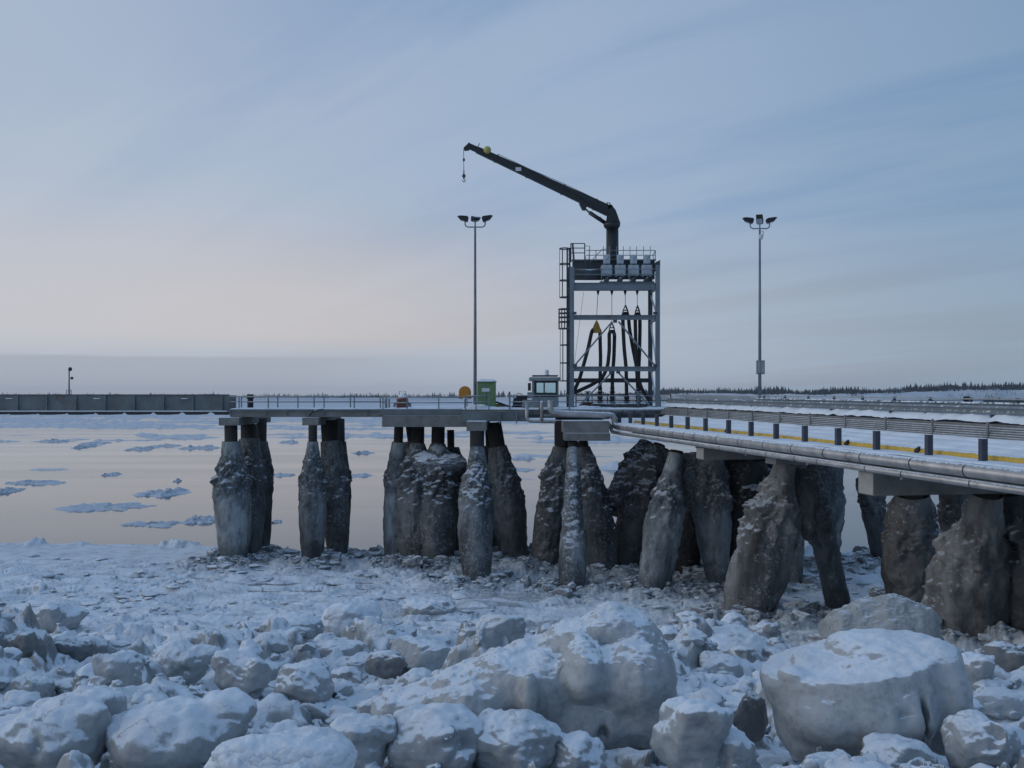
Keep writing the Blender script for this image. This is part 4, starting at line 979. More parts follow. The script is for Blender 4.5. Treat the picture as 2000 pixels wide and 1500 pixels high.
# orange ring cabinet
c = P(908, 779, 76); rt = thing('life_ring_cabinet', (c.x, c.y, DZ), 'orange round-topped life ring cabinet beside the left lamp pole', 'life ring cabinet')
w = .44; zt = P(0, 766, 76).z
poly = [(c.x - w, c.z)] + [(c.x + w * math.cos(t), zt + w * math.sin(t)) for t in np.linspace(math.pi, 0, 15)] + [(c.x + w, c.z)]
MB().prism(poly, 'y', 75.9, 76.15).build('shell', 'orange', rt)
poly2 = [(c.x + (a - c.x) * .86, c.z + .06 + (b - c.z) * .90) for a, b in poly]
MB().prism(poly2, 'y', 75.87, 75.898).build('door', 'orange', rt)
MB().beam((c.x, 76.02, DZ), (c.x, 76.02, c.z), .1, .1).build('leg', 'galv', rt)
MB().ball((c.x + .08, 75.84, c.z + .05), .14, 2, (1.6, .5, .5)).build('snow_lump', 'snow', rt)
# green cabinet
c0, c1 = P(932, 797, 74.5), P(968, 746.5, 74.5); rt = thing('electrical_cabinet', ((c0.x + c1.x) / 2, 75, DZ), 'green steel cabinet with white plate and snow on its roof', 'cabinet')
MB().box(c0.x, c1.x, 74.5, 75.9, DZ, c1.z, .02).build('body', 'green', rt)
MB().box(c0.x + .06, c1.x - .06, 74.475, 74.497, DZ + .15, c1.z - .12).build('door', 'green', rt)
MB().box(c0.x - .05, c1.x + .05, 74.4, 76, c1.z + .003, c1.z + .06, .01).build('roof', 'green', rt)
snow_sheet(c0.x - .07, c1.x + .07, 74.38, 76.02, c1.z + .05, .16, 'snow_cap', rt, .03, 3)
MB().box((c0.x + c1.x) / 2 - .012, (c0.x + c1.x) / 2 + .012, 74.466, 74.474, DZ + .2, c1.z - .18).build('door_seam', 'black', rt)
MB().box((c0.x + c1.x) / 2 + .05, (c0.x + c1.x) / 2 + .09, 74.44, 74.474, DZ + .7, DZ + .95).build('handle', 'galv', rt)
a_, b_ = P(941, 765, 74.4), P(956, 758, 74.4); MB().box(a_.x, b_.x, 74.462, 74.473, a_.z, b_.z).build('plate', 'white', rt)
a_ = P(945, 741, 75); MB().box(a_.x - .05, a_.x + .05, 75, 75.1, c1.z + .1, a_.z + .03).build('vent', 'black', rt)
# drift of snow in front of the cabinet
def drift(label, px, py, w, h, Y, seed):
    a = w / 2 / F * Y; hh = h / F * Y; c = P(px, py, Y)
    v, f = ico(5); n = fbm(v[:, 0] * 1.5 + seed, v[:, 1] * 1.5, v[:, 2] * 1.5, 4) * .28
    v = v * (1 + n)[:, None] * np.array([a, .55 * a, hh]) + np.array([c.x, c.y, c.z])
    tag(link_mesh('snow_drift', v, f, 'snow'), label, 'snow drift', 'snow drifts on the pier deck')
drift('low snow drift at the foot of the green cabinet', 936, 799, 46, 9, 73.6, 1)
drift('snow drift against the tower foot, beside the big pipe bend', 1150, 799, 60, 7, 74.0, 2)
drift('snow-covered heap on the platform right of the tower', 1350, 794, 60, 12, 80, 3)
drift('long snow-covered heap left of the right lamp pole', 1440, 792, 70, 11, 80, 4)
drift('lone snow lump on the trestle road edge at far right', 1872, 811, 16, 9, 44, 5)
# loader / operator cab
c = P(1064, 797, 76); Yc = 76
rt = thing('wheel_loader', (c.x, Yc, DZ), 'grey loader with glazed cab, beacon and dark hood, parked beside the tower', 'loader')
cx0, cx1 = P(1040, 0, Yc).x, P(1091, 0, Yc).x; zt = P(0, 744, Yc).z; zs = P(0, 775, Yc).z; zl = P(0, 767, Yc).z
b_ = MB()
for x in (cx0, cx1 - .12): b_.box(x, x + .12, Yc, Yc + .12, DZ + .15, zt); b_.box(x, x + .12, Yc + 1.7, Yc + 1.82, DZ + .15, zt)
b_.box(cx0 + .12, cx1 - .12, Yc + .02, Yc + .10, DZ + .15, zs); b_.box(cx0 + .12, cx1 - .12, Yc + 1.72, Yc + 1.8, DZ + .15, zs)
b_.box(cx0 + .02, cx0 + .1, Yc + .12, Yc + 1.7, DZ + .15, zs); b_.box(cx1 - .1, cx1 - .02, Yc + .12, Yc + 1.7, DZ + .15, zs)
b_.build('cab', 'cab', rt)
xm = (cx0 + cx1) / 2 - .1
fr = MB().box(cx0 + .12, cx1 - .12, Yc - .03, Yc + .02, zs, zs + .30).box(cx0 + .12, cx1 - .12, Yc - .03, Yc + .02, zt - .14, zt).box(xm - .05, xm + .05, Yc - .03, Yc + .02, zs + .3, zt - .14).box(cx0 + .121, cx0 + .3, Yc - .03, Yc + .02, zs + .3, zt - .14).box(cx1 - .22, cx1 - .121, Yc - .03, Yc + .02, zs + .3, zt - .14).build('window_frame', 'black', rt)
MB().box(cx0 + .3, xm - .05, Yc - .01, Yc, zs + .3, zt - .14).build('window', 'glass', rt)
MB().box(xm + .05, cx1 - .22, Yc - .01, Yc, zs + .3, zt - .14).build('window', 'glass', rt)
MB().box(cx0 + .13, cx1 - .13, Yc + 1.74, Yc + 1.76, zs + .05, zt).build('window', 'glass', rt)
MB().box(P(1033.5, 0, Yc).x, P(1095, 0, Yc).x, Yc - .15, Yc + 2, zt + .003, P(0, 736.5, Yc).z, .07).build('roof', 'cab', rt)
MB().box(P(1040, 0, Yc).x, P(1090, 0, Yc).x, Yc, Yc + 1.8, P(0, 735, Yc).z, P(0, 732.5, Yc).z, .02).build('roof_rack', 'black', rt)
bc = P(1068, 732.5, Yc + .9); MB().lathe((bc.x, bc.y, bc.z), [(0, .20), (.06, .18), (.08, .13), (.2, .14), (.22, .17), (.32, .13), (.4, .06)], 14).build('beacon', 'white', rt)
a_, b2 = P(1031, 763, Yc), P(1037, 748, Yc); MB().box(a_.x, b2.x, Yc - .1, Yc, a_.z, b2.z, .03).build('mirror', 'black', rt)
a_, b2 = P(1030, 778, Yc), P(1039, 766, Yc); MB().box(a_.x, b2.x, Yc, Yc + .5, a_.z, b2.z, .03).build('tool_box', 'cab', rt)
a_, b2 = P(1003, 779, Yc), P(1030, 772, Yc); hd = MB().box(a_.x, b2.x, Yc + .1, Yc + 1.6, P(0, 792, Yc).z, b2.z, .05).build('hood', 'black', rt)
MB().tube([P(1009, 772, Yc + .2), P(1011, 768.5, Yc + .2), P(1016, 768, Yc + .2), P(1018, 772, Yc + .2)], .03, 6).build('handle', 'black', hd)
MB().box(P(1004, 0, Yc).x, P(1008, 0, Yc).x, Yc + .05, Yc + .098, P(0, 778, Yc).z, P(0, 773, Yc).z).build('lamp', 'white', hd)
MB().box(P(1000, 0, Yc).x, P(1024, 0, Yc).x, Yc - .4, Yc + .05, DZ + .1, P(0, 791, Yc).z, .06).build('bumper', 'black', rt)
for x in (1012, 1078):
    for yy in (Yc + .25, Yc + 1.55):
        cc = P(x, 0, Yc); MB().tube([(cc.x, yy - .2, DZ + .4), (cc.x, yy + .2, DZ + .4)], .4, 18).build('wheel', 'black', rt)
a_ = [(P(968, 0, Yc).x, P(0, 783, Yc).z), (P(1003, 0, Yc).x, P(0, 795, Yc).z), (P(1003, 0, Yc).x, P(0, 798, Yc).z), (P(968, 0, Yc).x, P(0, 787, Yc).z)]
bm_ = MB().prism(a_, 'y', Yc - .2, Yc + .9).build('loading_arm', 'black', rt)
MB().box(P(968, 0, Yc).x, P(986, 0, Yc).x, Yc - .1, Yc + .8, P(0, 799, Yc).z, P(0, 789, Yc).z, .03).build('counterweight', 'yellow', rt)
a_ = P(995.5, 800, 75); tag(MB().box(a_.x - .05, a_.x + .05, 75, 75.1, DZ, P(0, 765, 75).z).build('stake', 'rust'), 'thin rusty stake left of the loader', 'stake')
tag(MB().box(P(1020, 0, 73.6).x, P(1060, 0, 73.6).x, 73.55, 73.6, P(0, 797, 73.6).z, P(0, 781, 73.6).z).build('splash_shield', 'cab'), 'grey steel panel behind the looped pipe, below the loader cab', 'panel')

# ---- left catwalk (plate girder) and mast
def catwalk(x0, x1, Y, zt, zb, label, step):
    rt = thing('catwalk_bridge', ((x0 + x1) / 2, Y, zb), label, 'bridge')
    MB().box(x0, x1, Y, Y + .05, zb + .14, zt).build('web_plate', 'girder', rt)
    MB().box(x0, x1, Y - .06, Y + .12, zt + .002, zt + .07).build('top_flange', 'tower_dark', rt)
    MB().box(x0, x1, Y - .35, Y + 2.4, zb + .06, zb + .138).build('bottom_flange', 'tower_dark', rt)
    MB().box(x0, x1, Y + 2.1, Y + 2.15, zb + .14, zt).build('rear_web_plate', 'girder', rt)
    snow_sheet(x0, x1, Y - .36, Y - .01, zb + .13, .09, 'snow_strip', rt, .02, 4, 300, 6)
    x = x1 - .5
    while x > x0:
        b_ = MB(); c_ = MB(); b_.beam((x, Y - .09, zb + .14), (x, Y - .03, zt), .10, .14, (0, 1, 0)); c_.prism([(x - .7, zb + .058), (x + .7, zb + .058), (x + .45, zb - .12), (x - .45, zb - .12)], 'y', Y - .3, Y + 2.2); x -= step
        b_.build('web_stiffener', 'girder', rt); c_.build('bracket', 'crane', rt)
    for k in range(int((x1 - x0) / step)):
        if k % 3 == 1: xx = x1 - .5 - k * step; MB().box(xx - .9, xx - .4, Y - .12, Y - .002, zt - .28, zt - .22).build('snow_ledge', 'snow', rt)
    return rt
Yk = 81.0
catwalk(-64, P(447, 0, Yk).x, Yk, P(0, 772, Yk).z, P(0, 807, Yk).z, 'long grey plate-girder catwalk with snowy bottom flange, leading out left', 57 / F * Yk)
catwalk(P(1944, 0, 84).x, 75, 84, P(0, 780.5, 84).z, P(0, 813, 84).z, 'dark plate-girder catwalk leading out at the right picture edge', 2.4)
railing('railing', [P(1700, 799, 84), P(1944, 799, 84)], .72, 2.4, 'thin far handrail leading to the right-hand catwalk', mat='girder')
c = P(135, 771, Yk); rt = thing('signal_mast', c, 'thin mast with two small lamps standing on the left catwalk', 'mast')
MB().tube([c, P(135, 722, Yk)], [.07, .05], 8).build('pole', 'galv', rt)
c2 = P(137, 722, Yk); MB().lathe((c2.x, c2.y, c2.z - .1), [(0, .05), (.02, .13), (.22, .14), (.3, .06)], 12).build('lamp', 'black', rt)
MB().tube([P(135, 738, Yk), P(140, 739, Yk)], .025, 6).build('bracket', 'galv', rt)
c3 = P(140.5, 738, Yk); MB().box(c3.x - .08, c3.x + .08, Yk - .08, Yk + .08, c3.z - .12, c3.z + .08, .02).build('lamp', 'black', rt)
MB().tube([P(130, 771, Yk), P(130, 762, Yk), P(139, 762, Yk), P(139, 771, Yk)], .035, 6).build('guard_rail', 'galv', rt)

# ---- lamp poles
def lamp_pole(px, Y, pyt, pyb, label, angs, extra=False):
    b0 = P(px, pyb, Y); t0 = P(px, pyt, Y); rt = thing('lamp_pole', b0, label, 'lamp pole', 'three-headed lamp poles on the pier')
    MB().tube([b0, t0], [.13, .075], 12).build('pole', 'galv', rt)
    MB().lathe(b0, [(0, .22), (.05, .22), (.06, .15), (.3, .14)], 14).build('base', 'galv', rt)
    h = t0.z
    arm = []
    s = .72
    pts = [(t0.x - s, Y, h + .42), (t0.x - s, Y, h + .20), (t0.x - s + .06, Y, h + .07), (t0.x - s + .2, Y, h)]
    pts = pts + [(2 * t0.x - x, y, z) for x, y, z in pts[::-1]]
    MB().tube(pts, .045, 8).build('crossarm', 'galv', rt)
    MB().tube([t0, (t0.x, Y, h + .42)], .05, 8).build('spigot', 'galv', rt)
    for dx, (yaw, pit) in zip((-s, 0, s), angs):
        m = MB()
        prof = [(-.20, -.23), (.34, -.11), (.55, .09), (.36, .14), (-.15, .14), (-.25, .05)]
        m.prism(prof, 'y', -.24, .24)
        R = Matrix.Translation((t0.x + dx, Y, h + .42 + .22)) @ Matrix.Rotation(yaw, 4, 'Z') @ Matrix.Rotation(pit, 4, 'Y')
        m.v = [tuple(R @ Vector(q)) for q in m.v]; hd = m.build('lamp_head', 'black', rt)
        g = MB().add([(-.18, -.20, -.275), (.34, -.20, -.155), (.34, .20, -.155), (-.18, .20, -.275)], [(0, 1, 2, 3)]); g.add([(-.18, -.20, -.27), (.34, -.20, -.145), (.34, .20, -.145), (-.18, .20, -.27)], [(0, 1, 2, 3)])
        g.v = [tuple(R @ Vector(q)) for q in g.v]; g.build('lens', 'hoist', hd)
    if extra:
        c = P(px + 1.5, 463, Y); MB().ball((c.x, Y - .12, c.z), .17, 3, (1, 1, 1.25)).build('camera_dome', 'white', rt)
        MB().tube([c + Vector((.1, -.12, 0)), P(px + 6.5, 458, Y), P(px + 6.5, 451, Y), P(px + 3.5, 452, Y)], .03, 6).build('bracket', 'galv', rt)
        a, b = P(px - 8, 731, Y), P(px + 8, 704, Y)
        bx = MB().box(a.x, b.x, Y - .30, Y - .13, a.z, b.z, .02).build('control_box', 'galv', rt)
        MB().box(a.x + .06, a.x + .27, Y - .32, Y - .302, a.z + .1, b.z - .1).build('panel', 'concrete_pale', bx); MB().box(b.x - .27, b.x - .06, Y - .32, Y - .302, a.z + .1, b.z - .1).build('panel', 'concrete_pale', bx)
lamp_pole(928, 75.0, 443.5, 797, 'three-headed lamp pole behind the green cabinet', [(math.pi, -.05), (-1.2, .2), (0, -.15)])
lamp_pole(1484, 78.0, 446.5, 799, 'three-headed lamp pole with a control box halfway down, right of the tower', [(math.pi, -.1), (-1.9, -.5), (0, -.15)], True)

# ---- loading tower
Y0, Y1 = 75.0, 79.0
lx, rx = P(1117, 0, Y0).x, P(1284.5, 0, Y0).x
tw = thing('loading_tower', ((lx + rx) / 2, 77, DZ), 'tall galvanised steel hose-handling tower with caged ladder and hoist deck', 'tower')
zt = P(0, 510, Y0).z
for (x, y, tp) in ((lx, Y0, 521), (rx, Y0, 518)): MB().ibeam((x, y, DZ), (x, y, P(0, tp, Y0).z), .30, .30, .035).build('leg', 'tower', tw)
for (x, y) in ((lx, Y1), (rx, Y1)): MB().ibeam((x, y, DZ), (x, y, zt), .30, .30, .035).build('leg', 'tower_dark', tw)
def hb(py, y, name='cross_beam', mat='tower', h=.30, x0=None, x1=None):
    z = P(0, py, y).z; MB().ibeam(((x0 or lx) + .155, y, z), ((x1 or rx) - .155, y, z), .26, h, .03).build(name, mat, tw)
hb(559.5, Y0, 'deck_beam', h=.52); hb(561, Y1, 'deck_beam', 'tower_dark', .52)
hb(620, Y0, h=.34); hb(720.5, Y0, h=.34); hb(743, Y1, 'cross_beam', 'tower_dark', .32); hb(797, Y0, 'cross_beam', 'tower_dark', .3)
for x in (lx, rx):
    for py in (559, 620, 720): z = P(0, py, Y0).z; MB().ibeam((x, Y0 + .155, z), (x, Y1 - .155, z), .22, .28, .03).build('side_beam', 'tower', tw)
xm = P(1201, 0, Y0).x
for a, b in (((1122, 714), (1196, 628)), ((1208, 628), (1279, 714)), ((1124, 800), (1194, 728)), ((1208, 728), (1276, 800))):
    MB().beam(P(*a, Y0), P(*b, Y0), .11, .11).build('brace', 'tower', tw)
for x in (rx,):
    MB().beam((x, Y0 + .2, P(0, 720, Y0).z), (x, Y1 - .2, P(0, 625, Y0).z), .1, .12).build('side_brace', 'tower', tw)
    MB().beam((x, Y0 + .2, P(0, 615, Y0).z), (x, Y1 - .2, P(0, 568, Y0).z), .1, .12).build('side_brace', 'tower', tw)
    MB().beam((x, Y1 - .2, P(0, 716, Y0).z), (x, Y0 + .2, P(0, 795, Y0).z), .1, .12).build('side_brace', 'tower', tw)
for px, py in ((1201, 628), (1193, 727), (1207, 727), (1122, 612), (1279, 612), (1123, 714), (1279, 714)):
    c = P(px, py, Y0 - .03); MB().box(c.x - .14, c.x + .14, Y0 - .2, Y0 - .16, c.z - .1, c.z + .1).build('gusset', 'tower_dark', tw)
# hoist deck: floor, back girder (dark), drum, rails
zf = P(0, 552, Y0).z
MB().box(lx + .16, rx - .16, Y0 + .14, Y1 - .16, zf - .06, zf).build('deck_plate', 'tower_dark', tw)
MB().box(lx + .155, rx + .05, Y0 + 1.9, Y0 + 2.2, P(0, 545, Y0 + 1.9).z, P(0, 509.5, Y0 + 1.9).z).build('main_girder', 'tower_dark', tw)
MB().box(lx + .1, rx + .12, Y0 + 1.7, Y0 + 2.4, P(0, 509.3, Y0 + 1.9).z, P(0, 508, Y0 + 1.9).z + .03).build('girder_flange', 'tower', tw)
c_ = P(1148, 536, Y0 + 1.3); MB().tube([(lx + .25, Y0 + 1.3, c_.z), (P(1178, 0, Y0 + 1.3).x, Y0 + 1.3, c_.z)], .42, 20).build('winch_drum', 'tower_dark', tw)
MB().box(rx - .1, rx + .17, Y0 - .1, Y1, P(0, 522, Y0).z, P(0, 511, Y0).z).build('end_plate', 'tower_dark', tw)
MB().add([(rx - .05, Y0 - .12, P(0, 511, Y0).z), (rx + .25, Y0 - .12, P(0, 507, Y0).z), (rx + .25, Y1, P(0, 507, Y0).z), (rx - .05, Y1, P(0, 511, Y0).z)], [(0, 1, 2, 3)]).add([(rx - .05, Y0 - .12, P(0, 513, Y0).z), (rx + .25, Y0 - .12, P(0, 509, Y0).z), (rx + .25, Y1, P(0, 509, Y0).z), (rx - .05, Y1, P(0, 513, Y0).z)], [(0, 1, 2, 3)]).build('end_lip', 'tower_dark', tw)
# railing of the hoist deck (front) and of the upper deck
b_ = MB(); q = Y0 - .02
for py in (525.5, 536): b_.tube([P(1119, py, q), P(1283, py, q)], .03, 6)
for px in (1122, 1175, 1229, 1282): b_.tube([P(px, 552, q), P(px, 525, q)], .03, 6)
b_.build('deck_railing', 'galv', tw)
b_ = MB(); q = Y0 + 1.2; zq = 509
for py in (489, 498.5, 507): b_.tube([P(1144, py, q), P(1279, py, q)], .028, 6)
for px in (1151, 1164, 1280): b_.tube([P(px, 509, q), P(px, 489, q)], .03, 6)
b_.tube([P(1152, 513, q), P(1176, 487, q), P(1186, 486.5, q)], .03, 6)
b_.tube([P(1280, 489, q), P(1275, 500, q), P(1278, 508, q)], .03, 6)
b_.build('upper_railing', 'tower', tw)
b_ = MB(); q = Y0 + .4
for py in (475.5, 484.5, 494): b_.tube([P(1115, py, q), P(1142, py, q)], .035, 6)
for px in (1115, 1142): b_.tube([P(px, 512, q), P(px, 475.5, q)], .04, 6)
b_.tube([P(1118.5, 476, q), P(1121, 512, q)], .07, 6); b_.tube([P(1142, 480.5, q), P(1152, 480.5, q), P(1150, 509, q)], .03, 6)
b_.tube([P(1113, 484, q), P(1113, 545, q)], .05, 6); b_.tube([P(1144, 500, Y0), P(1143, 548, Y0)], .02, 5)
b_.build('gate_railing', 'tower_dark', tw)
for k, px in enumerate((1178.5, 1191, 1204, 1217.5, 1230.5, 1243.5, 1257, 1270)): MB().tube([P(px, 512, Y0 + .7), P(px, 481, Y0 + .7)], .025, 5).build('rod', 'galv', tw)
# ladder with cages
yl = Y0 + .6
b_ = MB()
for px in (1107.5, 1112): b_.tube([P(px, 798, yl), P(px, 484, yl)], .045, 6)
for py in range(490, 798, 8): b_.tube([P(1107.5, py, yl), P(1112, py, yl)], .02, 5)
b_.build('ladder', 'tower_dark', tw)
def cage(py0, py1, hoops, w=20, bars=5, mat='tower_dark'):
    b_ = MB(); r = w / 2 / F * yl; cx = P(1112 - w / 2, 0, yl).x
    for py in hoops:
        z = P(0, py, yl).z; b_.tube([(cx + r * math.cos(t), yl - .1 + r * 1.1 * math.sin(t), z) for t in np.linspace(.5, 2 * math.pi - .5, 16)], .045, 5)
    for t in np.linspace(.9, 2 * math.pi - .9, bars): b_.tube([(cx + r * math.cos(t), yl - .1 + r * 1.1 * math.sin(t), P(0, py0, yl).z), (cx + r * math.cos(t), yl - .1 + r * 1.1 * math.sin(t), P(0, py1, yl).z)], .022, 5)
    b_.build('ladder_cage', mat, tw)
cage(486, 581, (486, 516, 548, 581), 19); cage(604, 642, (604, 612, 620, 629, 642), 21, 9); cage(642, 744, (674, 709, 744), 18, 5)
c = P(1101.5, 641, yl); MB().box(c.x - .4, c.x + .38, yl - .5, yl + .4, c.z - .06, c.z, .01).build('ladder_landing', 'tower', tw)
MB().tube([P(1140, 570, Y0 + .2), P(1121, 715, Y0 + .2)], .012, 5).build('guy_wire', 'black', tw)

# ---- hoists on the tower deck
for k, px in enumerate((1185.5, 1212, 1238, 1264)):
    q = Y0 + .35; c = P(px, 551, q)
    rt = thing('electric_hoist', (c.x, q, zf), ['leftmost of four pale hoists on the tower, just under the crane column', 'second pale hoist from the left on the tower deck', 'third pale hoist from the left on the tower deck', 'rightmost of the four pale hoists on the tower deck'][k], 'hoist', 'four hoists in a row on the tower deck')
    wl, wu = 10.6, 6.6
    MB().box(P(px - wl, 0, q).x, P(px + wl, 0, q).x, q, q + .9, P(0, 538, q).z, P(0, 517, q).z, .09).build('motor_cover', 'hoist', rt)
    MB().box(P(px - wu, 0, q).x, P(px + wu, 0, q).x, q - .05, q + .5, P(0, 515, q).z, P(0, 497, q).z, .09).build('control_cover', 'hoist', rt)
    MB().box(c.x - .12, c.x + .12, q + .1, q + .4, P(0, 517.5, q).z, P(0, 514.5, q).z).build('neck', 'black', rt)
    for dx, py in ((-.05, 521.5), (-.2, 525.5), (-.16, 534), (.06, 534)): MB().box(c.x + dx - .025, c.x + dx + .025, q - .012, q - .002, P(0, py, q).z - .025, P(0, py, q).z + .025).build('bolt', 'black', rt)
    for dx, py in ((.1, 502.5), (0, 507)): MB().box(c.x + dx - .03, c.x + dx + .03, q - .062, q - .052, P(0, py, q).z - .03, P(0, py, q).z + .03).build('bolt', 'black', rt)
    MB().tube([(c.x, q - .1, P(0, 546, q).z), (c.x, q + .9, P(0, 546, q).z)], .17, 16).build('cable_drum', 'tower_dark', rt)
    MB().beam((c.x, q + .5, P(0, 552, q).z), (c.x, q + .5, P(0, 538, q).z), .3, .3).build('pedestal', 'black', rt)
    MB().box(c.x - .5, c.x + .5, q - .1, q + 1, zf + .003, zf + .12).build('base', 'tower_dark', rt)

# ---- hoses
def smooth_path(pts, n=40):
    p = np.array(pts, float); t = np.concatenate([[0], np.cumsum(np.linalg.norm(np.diff(p, axis=0), axis=1))]); tt = np.linspace(0, t[-1], n)
    q = np.stack([np.interp(tt, t, p[:, k]) for k in range(3)], 1)
    for _ in range(3):
        q2 = q.copy(); q2[1:-1] = (q[:-2] + 2 * q[1:-1] + q[2:]) / 4; q = q2
    return [tuple(x) for x in q]
Yh = 77.0
def hose(label, hang, saddle, w, left, right, yellow=False):
    """hang = cable top, saddle = (px, top py, bottom py); left/right = lists of px points of the two legs"""
    px, pt, pb = saddle; c = P(px, 800, Yh); rt = thing('loading_hose', (c.x, Yh, DZ), label, 'hose', 'loading hoses hanging in the tower')
    top = [P(px - w, pb - 8, Yh), P(px - w * .5, pt + 16, Yh), P(px + w * .5, pt + 16, Yh), P(px + w, pb - 8, Yh)]
    pts = [P(x, y, Yh - .25) for x, y in left[::-1]] + top + [P(x, y, Yh + .1) for x, y in right]
    MB().tube(smooth_path(pts, 70), .135, 12).build('hose', 'hose', rt)
    MB().tube([P(*hang, Yh), P(px, pt, Yh)], .02, 6).build('cable', 'black', rt)
    hk = P(*hang, Yh); MB().tube([hk + Vector((0, 0, .1)), hk - Vector((0, 0, .22))], [.12, .03], 8).build('sheave', 'black', rt)
    a, b, d = P(px, pt, Yh), P(px - w * .75, pt + 10, Yh), P(px + w * .75, pt + 10, Yh); e, g = P(px - w * 1.25, pb, Yh), P(px + w * 1.25, pb, Yh)
    sd = MB()
    for off in (-.2, .2):
        if yellow: sd.prism([(a.x, a.z), (b.x, b.z), (e.x, e.z), (g.x, g.z), (d.x, d.z)], 'y', Yh + off - .02, Yh + off + .02)
        else:
            for s, t in ((a, b), (a, d), (b, d), (b, e), (d, g), (e + (g - e) * 0, e + (a - e) * .25), ): sd.beam(s + Vector((0, off, 0)), t + Vector((0, off, 0)), .05, .11, (0, 1, 0))
            sd.prism([(b.x, b.z - .35), (e.x, e.z), (e.x + .16, e.z), (b.x + .14, b.z - .35)], 'y', Yh + off - .02, Yh + off + .02)
            sd.prism([(d.x, d.z - .35), (g.x, g.z), (g.x - .16, g.z), (d.x - .14, d.z - .35)], 'y', Yh + off - .02, Yh + off + .02)
    sd.build('saddle', 'yellow' if yellow else 'tower_dark', rt)
    x, y = right[-1]; f0 = P(x, y, Yh + .1)
    MB().lathe((f0.x, f0.y, f0.z - .45), [(0, .2), (.06, .2), (.07, .12), (.3, .14), (.36, .22), (.42, .22), (.43, .15), (.75, .16)], 14).build('coupling', 'black', rt)
hose('loading hose on a yellow saddle, leftmost in the tower', (1168, 571), (1165, 625, 650), 7, [(1155, 650), (1150, 675), (1142, 705), (1132, 740), (1121, 765)], [(1172, 660), (1173, 700), (1172, 740), (1172, 764)], True)
hose('loading hose on a low dark saddle, second from left, one leg curling left', (1195, 571), (1195, 630, 656), 5.5, [(1190, 660), (1190, 685), (1187, 715), (1177, 738), (1155, 752), (1120, 768)], [(1200, 665), (1199, 700), (1196, 735), (1196, 764)])
hose('loading hose in a tall steel saddle, its legs spread, third from left', (1221, 571), (1221.5, 596, 618), 5.5, [(1217, 640), (1219, 680), (1223, 720), (1224, 784)], [(1229, 640), (1236, 680), (1243, 715), (1245, 745), (1246, 764)])
hose('thick paired loading hose in the right-hand saddle, trailing to the lower right', (1244.5, 571), (1245, 597, 619), 4.5, [(1241, 640), (1242, 690), (1246, 735), (1253, 760), (1268, 782)], [(1250, 640), (1249, 690), (1247, 730), (1247, 764)])
# manifold
mf = thing('valve_manifold', P(1205, 800, 76.6), 'valve manifold with dark flanged risers and handwheels at the tower foot', 'manifold')
MB().tube([P(1135, 793, 76.6), P(1270, 793, 76.6)], .2, 14).build('header_pipe', 'tower_dark', mf)
for px in (1172, 1196, 1224, 1247):
    c = P(px, 793, 76.9); MB().lathe((c.x, c.y, c.z), [(0, .16), (.3, .16), (.32, .24), (.38, .24), (.4, .14), (.6, .2), (.72, .2), (.8, .12), (.9, .13)], 12).build('riser', 'black', mf)
for px in (1148, 1247):
    c = P(px, 780, 75.9); MB().lathe((c.x, c.y, c.z - .4), [(0, .1), (.5, .1), (.52, .14), (.9, .12), (.92, .22), (.99, .22), (1.0, .05)], 12).build('valve', 'galv', mf)
MB().box(P(1138, 0, 76).x, P(1158, 0, 76).x, 75.8, 76.4, DZ, P(0, 785, 76).z, .05).build('valve_body', 'rust', mf)
railing('railing', [P(1112, 800, 75.6), P(1290, 800, 75.6)], .98, 1.8, 'galvanised railing across the foot of the tower')
railing('railing', [P(1125, 797, 79.6), P(1310, 797, 79.6)], 1.05, 2.1, 'dark red railing behind the valve manifold', mat='rust')

# ---- crane
Yr_ = Y0 + 2.0
cb = P(1196, 509, Yr_); cr = thing('jib_crane', cb, 'black jib crane on top of the tower, boom raised to the left', 'crane')
MB().lathe(cb, [(0, .46), (.1, .46), (P(0, 447, Yr_).z - cb.z, .45)], 24).build('column', 'crane', cr)
c = P(1195, 447, Yr_); MB().lathe(c, [(.01, .46), (.12, .56), (.25, .62), (.42, .62), (.45, .5), (.52, .45)], 24).build('slewing_ring', 'crane', cr)
b_ = MB()
for off in (-.26, .26):
    b_.prism([(P(1183, 0, Yr_).x, P(0, 436, Yr_).z), (P(1211, 0, Yr_).x, P(0, 437, Yr_).z), (P(1202, 0, Yr_).x, P(0, 412, Yr_).z), (P(1196, 0, Yr_).x, P(0, 404, Yr_).z), (P(1188, 0, Yr_).x, P(0, 410, Yr_).z)], 'y', Yr_ + off - .05, Yr_ + off + .05)
b_.box(P(1190, 0, Yr_).x, P(1206, 0, Yr_).x, Yr_ - .2, Yr_ + .2, P(0, 437, Yr_).z, P(0, 420, Yr_).z)
b_.build('mast_head', 'crane', cr)
